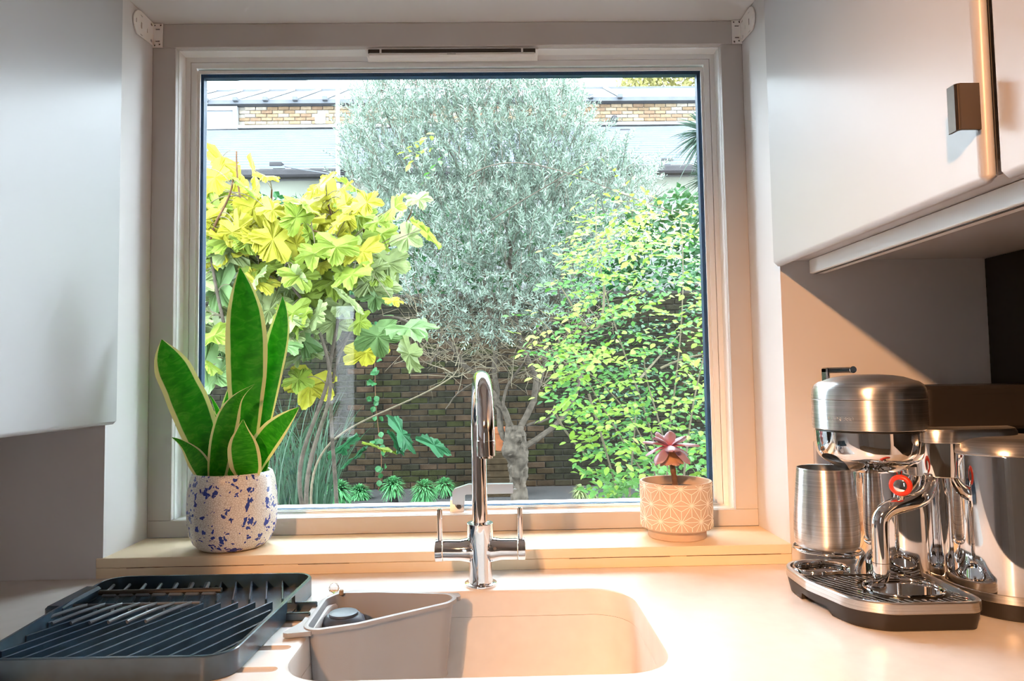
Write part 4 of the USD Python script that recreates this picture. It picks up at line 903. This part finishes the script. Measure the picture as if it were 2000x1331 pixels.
figl = [(438, 318, 52, 'fig_yellow'), (420, 345, 46, 'fig_yellow'), (498, 342, 46, 'fig_yellow'), (478, 365, 44, 'fig_lime'), (520, 345, 30, 'fig_yellow'), (625, 362, 48, 'fig_yellow'), (690, 366, 46, 'fig_lime'), (655, 380, 52, 'fig_yellow'),
        (715, 395, 44, 'fig_yellow'), (640, 430, 64, 'fig_yellow'), (590, 400, 50, 'fig_lime'), (745, 455, 46, 'fig_lime'), (792, 402, 40, 'fig_pale'), (818, 388, 34, 'fig_pale'), (835, 455, 52, 'fig_lime'), (795, 462, 44, 'fig_pale'), (770, 405, 42, 'fig_lime'),
        (645, 550, 74, 'fig_pale'), (724, 545, 62, 'fig_pale'), (598, 440, 62, 'fig_yellow'), (652, 628, 58, 'fig_pale'), (598, 690, 66, 'fig_pale'), (737, 655, 60, 'fig_green'), (800, 640, 72, 'fig_green'), (798, 690, 58, 'fig_pale'),
        (716, 688, 58, 'fig_yellow'), (606, 752, 60, 'fig_yellow'), (585, 740, 44, 'fig_lime'), (768, 587, 26, 'fig_yellow'), (702, 628, 34, 'fig_lime'), (667, 598, 44, 'fig_pale'), (520, 470, 56, 'fig_lime'), (450, 510, 62, 'fig_pale'), (430, 560, 60, 'fig_green'),
        (420, 640, 58, 'fig_pale'), (440, 470, 56, 'fig_yellow'), (500, 545, 54, 'fig_yellow'), (540, 590, 50, 'fig_lime'), (420, 700, 52, 'fig_green'), (560, 640, 50, 'fig_pale'), (545, 500, 50, 'fig_yellow'), (690, 480, 44, 'fig_lime'), (640, 480, 58, 'fig_yellow'),
        (670, 872, 44, 'fig_deep'), (692, 893, 40, 'fig_deep'), (742, 874, 42, 'fig_lime'), (786, 848, 56, 'fig_deep'), (775, 865, 36, 'fig_deep'), (848, 870, 46, 'fig_deep')]
for (u, v) in inpoly([(396, 350), (480, 380), (560, 400), (640, 380), (720, 400), (760, 450), (760, 560), (700, 610), (640, 560), (600, 690), (520, 700), (360, 760), (350, 420)], 250, rng):
    t_ = (v-330)/330 + rng.normal(0, .28)
    m = 'fig_yellow' if t_ < .34 else ('fig_lime' if t_ < .64 else ('fig_pale' if t_ < 1.05 else 'fig_green'))
    figl.append((u, v, rng.uniform(34, 58), m))
pet = []
for k, (u, v, s, m) in enumerate(figl):
    y = rng.uniform(2.35, 3.05) if v < 800 else 3.6
    c = at(u, v, y); sz = s*1.62*np.linalg.norm(c-EYE)/FPX/1.55
    nd = nodes[np.argmin(((nodes-c)**2).sum(1))]
    out = c - nd; out[2] -= .10; tip = unit(out + rng.normal(0, .10, 3) + [0, -.05, -.04])
    nrm = unit(np.array([rng.normal(0, .35), -.75+rng.normal(0, .3), .65+rng.normal(0, .25)]))
    obj('leaf', fig_leaf(c, tip, nrm, sz), m, fg, smooth=30)
    st_ = c - tip*sz*.30
    if np.linalg.norm(st_-nd) < .45: pet.append(spline([nd, (nd+st_)/2 + [0, 0, .02], st_], 6))
obj('leaf_stalks', thin(pet, np.linspace(.003, .0022, 6), 4), 'stem_pale', fg, smooth=False, kind='stuff')
for (u, v) in ((668, 478), (690, 487), (450, 443)):
    c = at(u, v, 2.7); obj('fig', lathe([(0, -.026), (.012, -.024), (.019, -.012), (.018, 0), (.010, .016), (.004, .026), (0, .028)], c, 16), 'fig_fruit', fg, label='dark ripe fig')

# ------------------------------------------------------------------ green rambling shrub on the right
BXp = at(1290, 985, 2.9)
bs = thing('rambling_shrub', 'bright green rambling shrub with small leaves at the right of the window', 'shrub', (BXp[0], BXp[1], GZ))
reg = [(1120, 470), (1190, 410), (1260, 395), (1330, 400), (1460, 390), (1460, 975), (1200, 985), (1170, 900), (1100, 740), (1090, 690), (1110, 600)]
spr = [(u, v) for u, v in inpoly(reg, 800, rng)]
spr += [(1060, 628), (1045, 618), (1075, 645), (1062, 668), (1075, 690), (1088, 700), (1100, 690), (1110, 735), (1098, 745), (1105, 720), (1120, 760), (1130, 690), (1120, 655), (1135, 790), (1160, 800), (1150, 820), (1170, 850), (1180, 870), (1150, 640), (1140, 600), (1165, 380), (1180, 365), (1190, 390), (1215, 350), (1205, 372), (1150, 320), (1240, 345), (850, 262), (848, 290), (870, 300), (835, 288), (1285, 400)]
A = {k: [[], [], [], [], []] for k in ('bush_lime', 'bush_green', 'bush_deep')}
for (u, v) in spr:
    y = rng.uniform(2.2, 3.3) if u < 1180 else rng.uniform(2.1, 3.6)
    p = at(u, v, y); left = -1 if u < 1300 else rng.choice([-1, 1])
    d = unit(np.array([left*rng.uniform(.5, 1), rng.normal(-.15, .3), rng.normal(-.05, .35)])); k = rng.integers(5, 10); L_ = rng.uniform(.12, .22)
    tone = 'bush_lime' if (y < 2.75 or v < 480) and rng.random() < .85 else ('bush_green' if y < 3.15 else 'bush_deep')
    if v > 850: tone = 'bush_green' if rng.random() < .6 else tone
    for j in range(k):
        s_ = j/(k-1); sg = 1 if j % 2 else -1; b_ = p + d*L_*s_ + [0, 0, -.03*s_*s_]
        sd = unit(np.cross(d, [0, -.2, 1.])); dd = d*(.55 if j < k-1 else 1) + (sg*sd*.9 if j < k-1 else 0) + rng.normal(0, .18, 3)
        a_ = A[tone]; a_[0].append(b_); a_[1].append(dd); a_[2].append([rng.normal(0, .3), -.45+rng.normal(0, .3), .85]); a_[3].append(rng.uniform(.036, .058)); a_[4].append(y)
nleaf = 0
for tone in A:
    P, D, N, Ln, yy = map(np.array, A[tone]); o_ = np.argsort(yy); P, D, N, Ln = P[o_], D[o_], N[o_], Ln[o_]
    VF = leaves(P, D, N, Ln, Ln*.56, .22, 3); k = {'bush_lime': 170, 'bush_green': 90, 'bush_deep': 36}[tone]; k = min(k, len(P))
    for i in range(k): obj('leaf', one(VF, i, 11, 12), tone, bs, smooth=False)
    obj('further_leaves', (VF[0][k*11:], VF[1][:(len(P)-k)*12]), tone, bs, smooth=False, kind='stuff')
for uvs, y0, y1 in (([(1290, 1175), (1290, 985), (1240, 900), (1180, 800), (1110, 690), (1050, 622)], 3, 2.5), ([(1290, 1175), (1290, 985), (1275, 860), (1230, 720), (1180, 560), (1165, 390)], 3, 2.7), ([(1290, 1175), (1290, 985), (1310, 820), (1330, 640), (1330, 430)], 3, 2.8), ([(1290, 1175), (1290, 985), (1250, 850), (1170, 745), (1090, 700)], 3, 2.4),
                    ([(1250, 740), (1285, 700), (1330, 650)], 2.6, 2.9), ([(1290, 720), (1340, 700), (1390, 690)], 2.5, 2.5), ([(1150, 770), (1180, 870), (1210, 975), (1270, 1175)], 2.5, 2.6), ([(1080, 800), (1110, 850), (1145, 890)], 2.6, 2.7), ([(1262, 1175), (1230, 985), (1238, 860), (1240, 780)], 2.5, 2.6),
                    ([(1300, 1175), (1300, 985), (1300, 880), (1268, 760), (1260, 690)], 2.5, 2.4), ([(1305, 1175), (1330, 985), (1345, 850), (1360, 760), (1390, 640)], 2.4, 2.4), ([(1180, 560), (1150, 640), (1095, 560), (1080, 545)], 2.6, 2.6)):
    limb(uvs, (y0, y1), .008, .003, 'stem_pale', bs, 'stem', 6)

# ------------------------------------------------------------------ tufts, straps, pot and ivy at the foot of the wall
def tuft(u, v, w, label, name='bedding_tuft', y=6.25, m='tuft_green', n=460, grp='round green tufts'):
    c = at(u, v, y); R = w/2*(np.linalg.norm(c-EYE))/FPX; zb = c[2] - R*.85
    t = thing(name, label, 'plant', (c[0], y, GZ), None); P = []; zb = c[2] - R*.10
    for _ in range(n):
        az, el = rng.uniform(0, 6.283), rng.uniform(-.75, 1.5); d = np.array([math.cos(az)*math.cos(el), math.sin(az)*math.cos(el), math.sin(el)]); L_ = R*rng.uniform(.9, 1.35); t_ = np.linspace(0, 1, 5)
        C = np.array([c[0], y, zb]) + d*L_*t_[:, None]*.95 + np.c_[np.zeros(5), np.zeros(5), -.38*L_*t_**2.4]
        s_ = unit(np.cross(d, [0, 0, 1.]))*.010; w_ = np.array([.8, 1, 1, .7, .1])[:, None]
        P.append(trimesh.Trimesh(np.vstack([C-s_*w_, C+s_*w_]), [[i, i+1, i+6] for i in range(4)]+[[i, i+6, i+5] for i in range(4)], process=False))
    obj('foliage', cat(P), m, t, smooth=False, kind='stuff')
    obj('root_clump', lathe([(0, 0), (R*.5, 0), (R*.25, (zb-GZ)*.6+.01), (R*.08, zb-GZ+.02), (0, zb-GZ+.03)], (c[0], y, GZ), 10), 'garden_soil', t)
tuft(660, 955, 58, 'largest round green tuft, leftmost at the foot of the garden wall')
tuft(703, 960, 46, 'round green tuft just right of the largest one by the wall', y=6.75)
tuft(768, 945, 46, 'small yellow flecked green tuft alone in the middle of the bed')
tuft(828, 953, 52, 'drooping green tuft left of the window handle')
tuft(868, 946, 42, 'green tuft partly behind the window handle', y=6.75)
tuft(1132, 958, 38, 'pale whorled green plant at the foot of the wall right of the tap', 'whorled_plant', 6.0, 'fig_pale', 150)
tuft(1160, 974, 26, 'smallest pale whorled plant, right of its larger twin', 'whorled_plant', 6.35, 'fig_pale', 110)
sg_ = thing('strap_plant', 'clump of long thin arching grassy leaves behind the snake plant', 'plant', tuple(at(560, 985, 4.5)*[1, 1, 0]+[0, 0, GZ])); P = []
for _ in range(150):
    b_ = at(rng.uniform(520, 640), 1000, rng.uniform(4.3, 4.8)); b_[2] = GZ; az = rng.normal(0, .5); L_ = rng.uniform(.8, 1.45); t_ = np.linspace(0, 1, 9); bend = rng.uniform(.1, .5)*rng.choice([-1, 1])
    C = b_ + np.c_[az*.25*t_*L_ + bend*t_**2.5*L_*.6, rng.normal(0, .1)*t_, L_*t_*(1-.25*abs(bend)*t_**2)]; w = .008*np.array([1, 1, 1, 1, .9, .8, .6, .4, .1])[:, None]; s_ = np.array([math.cos(az*2), math.sin(az*2), 0])
    P.append(trimesh.Trimesh(np.vstack([C-s_*w, C+s_*w]), [[i, i+1, i+10] for i in range(8)]+[[i, i+10, i+9] for i in range(8)], process=False))
obj('foliage', cat(P), 'strap_leaf', sg_, smooth=False, kind='stuff')
c = at(982, 880, 6.9)
pi_ = obj('brick_pier', cat([brick(c[0]-.22+ (i % 2)*.0, c[0]+.22, 6.70, z_, z_+.066) for i, z_ in enumerate(np.arange(GZ, c[2]-.07, .0755))] + [bx(c[0]-.21, c[0]+.21, 6.71, 7.10, GZ, c[2]-.005)]), 'garden_brick_1', smooth=False, label='low dark brick pier under the terracotta pot', cat='pier')
tpz = thing('terracotta_pot', 'small orange terracotta pot standing behind the tap by the wall', 'flower pot', (c[0], 6.9, c[2]))
obj('pot', lathe([(0, 0), (.085, 0), (.115, .20), (.128, .205), (.132, .27), (.120, .272), (.108, .21), (0, .20)], (c[0], 6.9, c[2]), 28), 'terracotta', tpz)
obj('soil', cyl((c[0], 6.9), .105, c[2]+.20, c[2]+.225, 20), 'garden_soil', tpz)
iv = thing('ivy_trail', 'thin trail of ivy hanging down the garden wall left of the tap', 'ivy', tuple(at(735, 760, 6.9)*[1, 1, 0]+[0, 0, GZ]))
ip = spline([at(728, 985, 7.33), at(745, 900, 7.33), at(735, 800, 7.33), at(732, 700, 7.34), at(726, 640, 7.34)], 40)
obj('stem', tube(ip, .006, 5), 'bark_brown', iv)
k = 46; ii = rng.integers(0, 40, k); PB = ip[ii] + np.c_[rng.normal(0, .05, k), rng.uniform(-.05, -.02, k), rng.normal(0, .02, k)]
VF = leaves(PB, rng.normal(0, 1, (k, 3)) + [0, -.2, -.8], np.tile([0, -1., .4], (k, 1)) + rng.normal(0, .3, (k, 3)), .085, .075, .2, 3)
for i in range(k): obj('leaf', one(VF, i, 11, 12), 'ivy_leaf', iv, smooth=False)
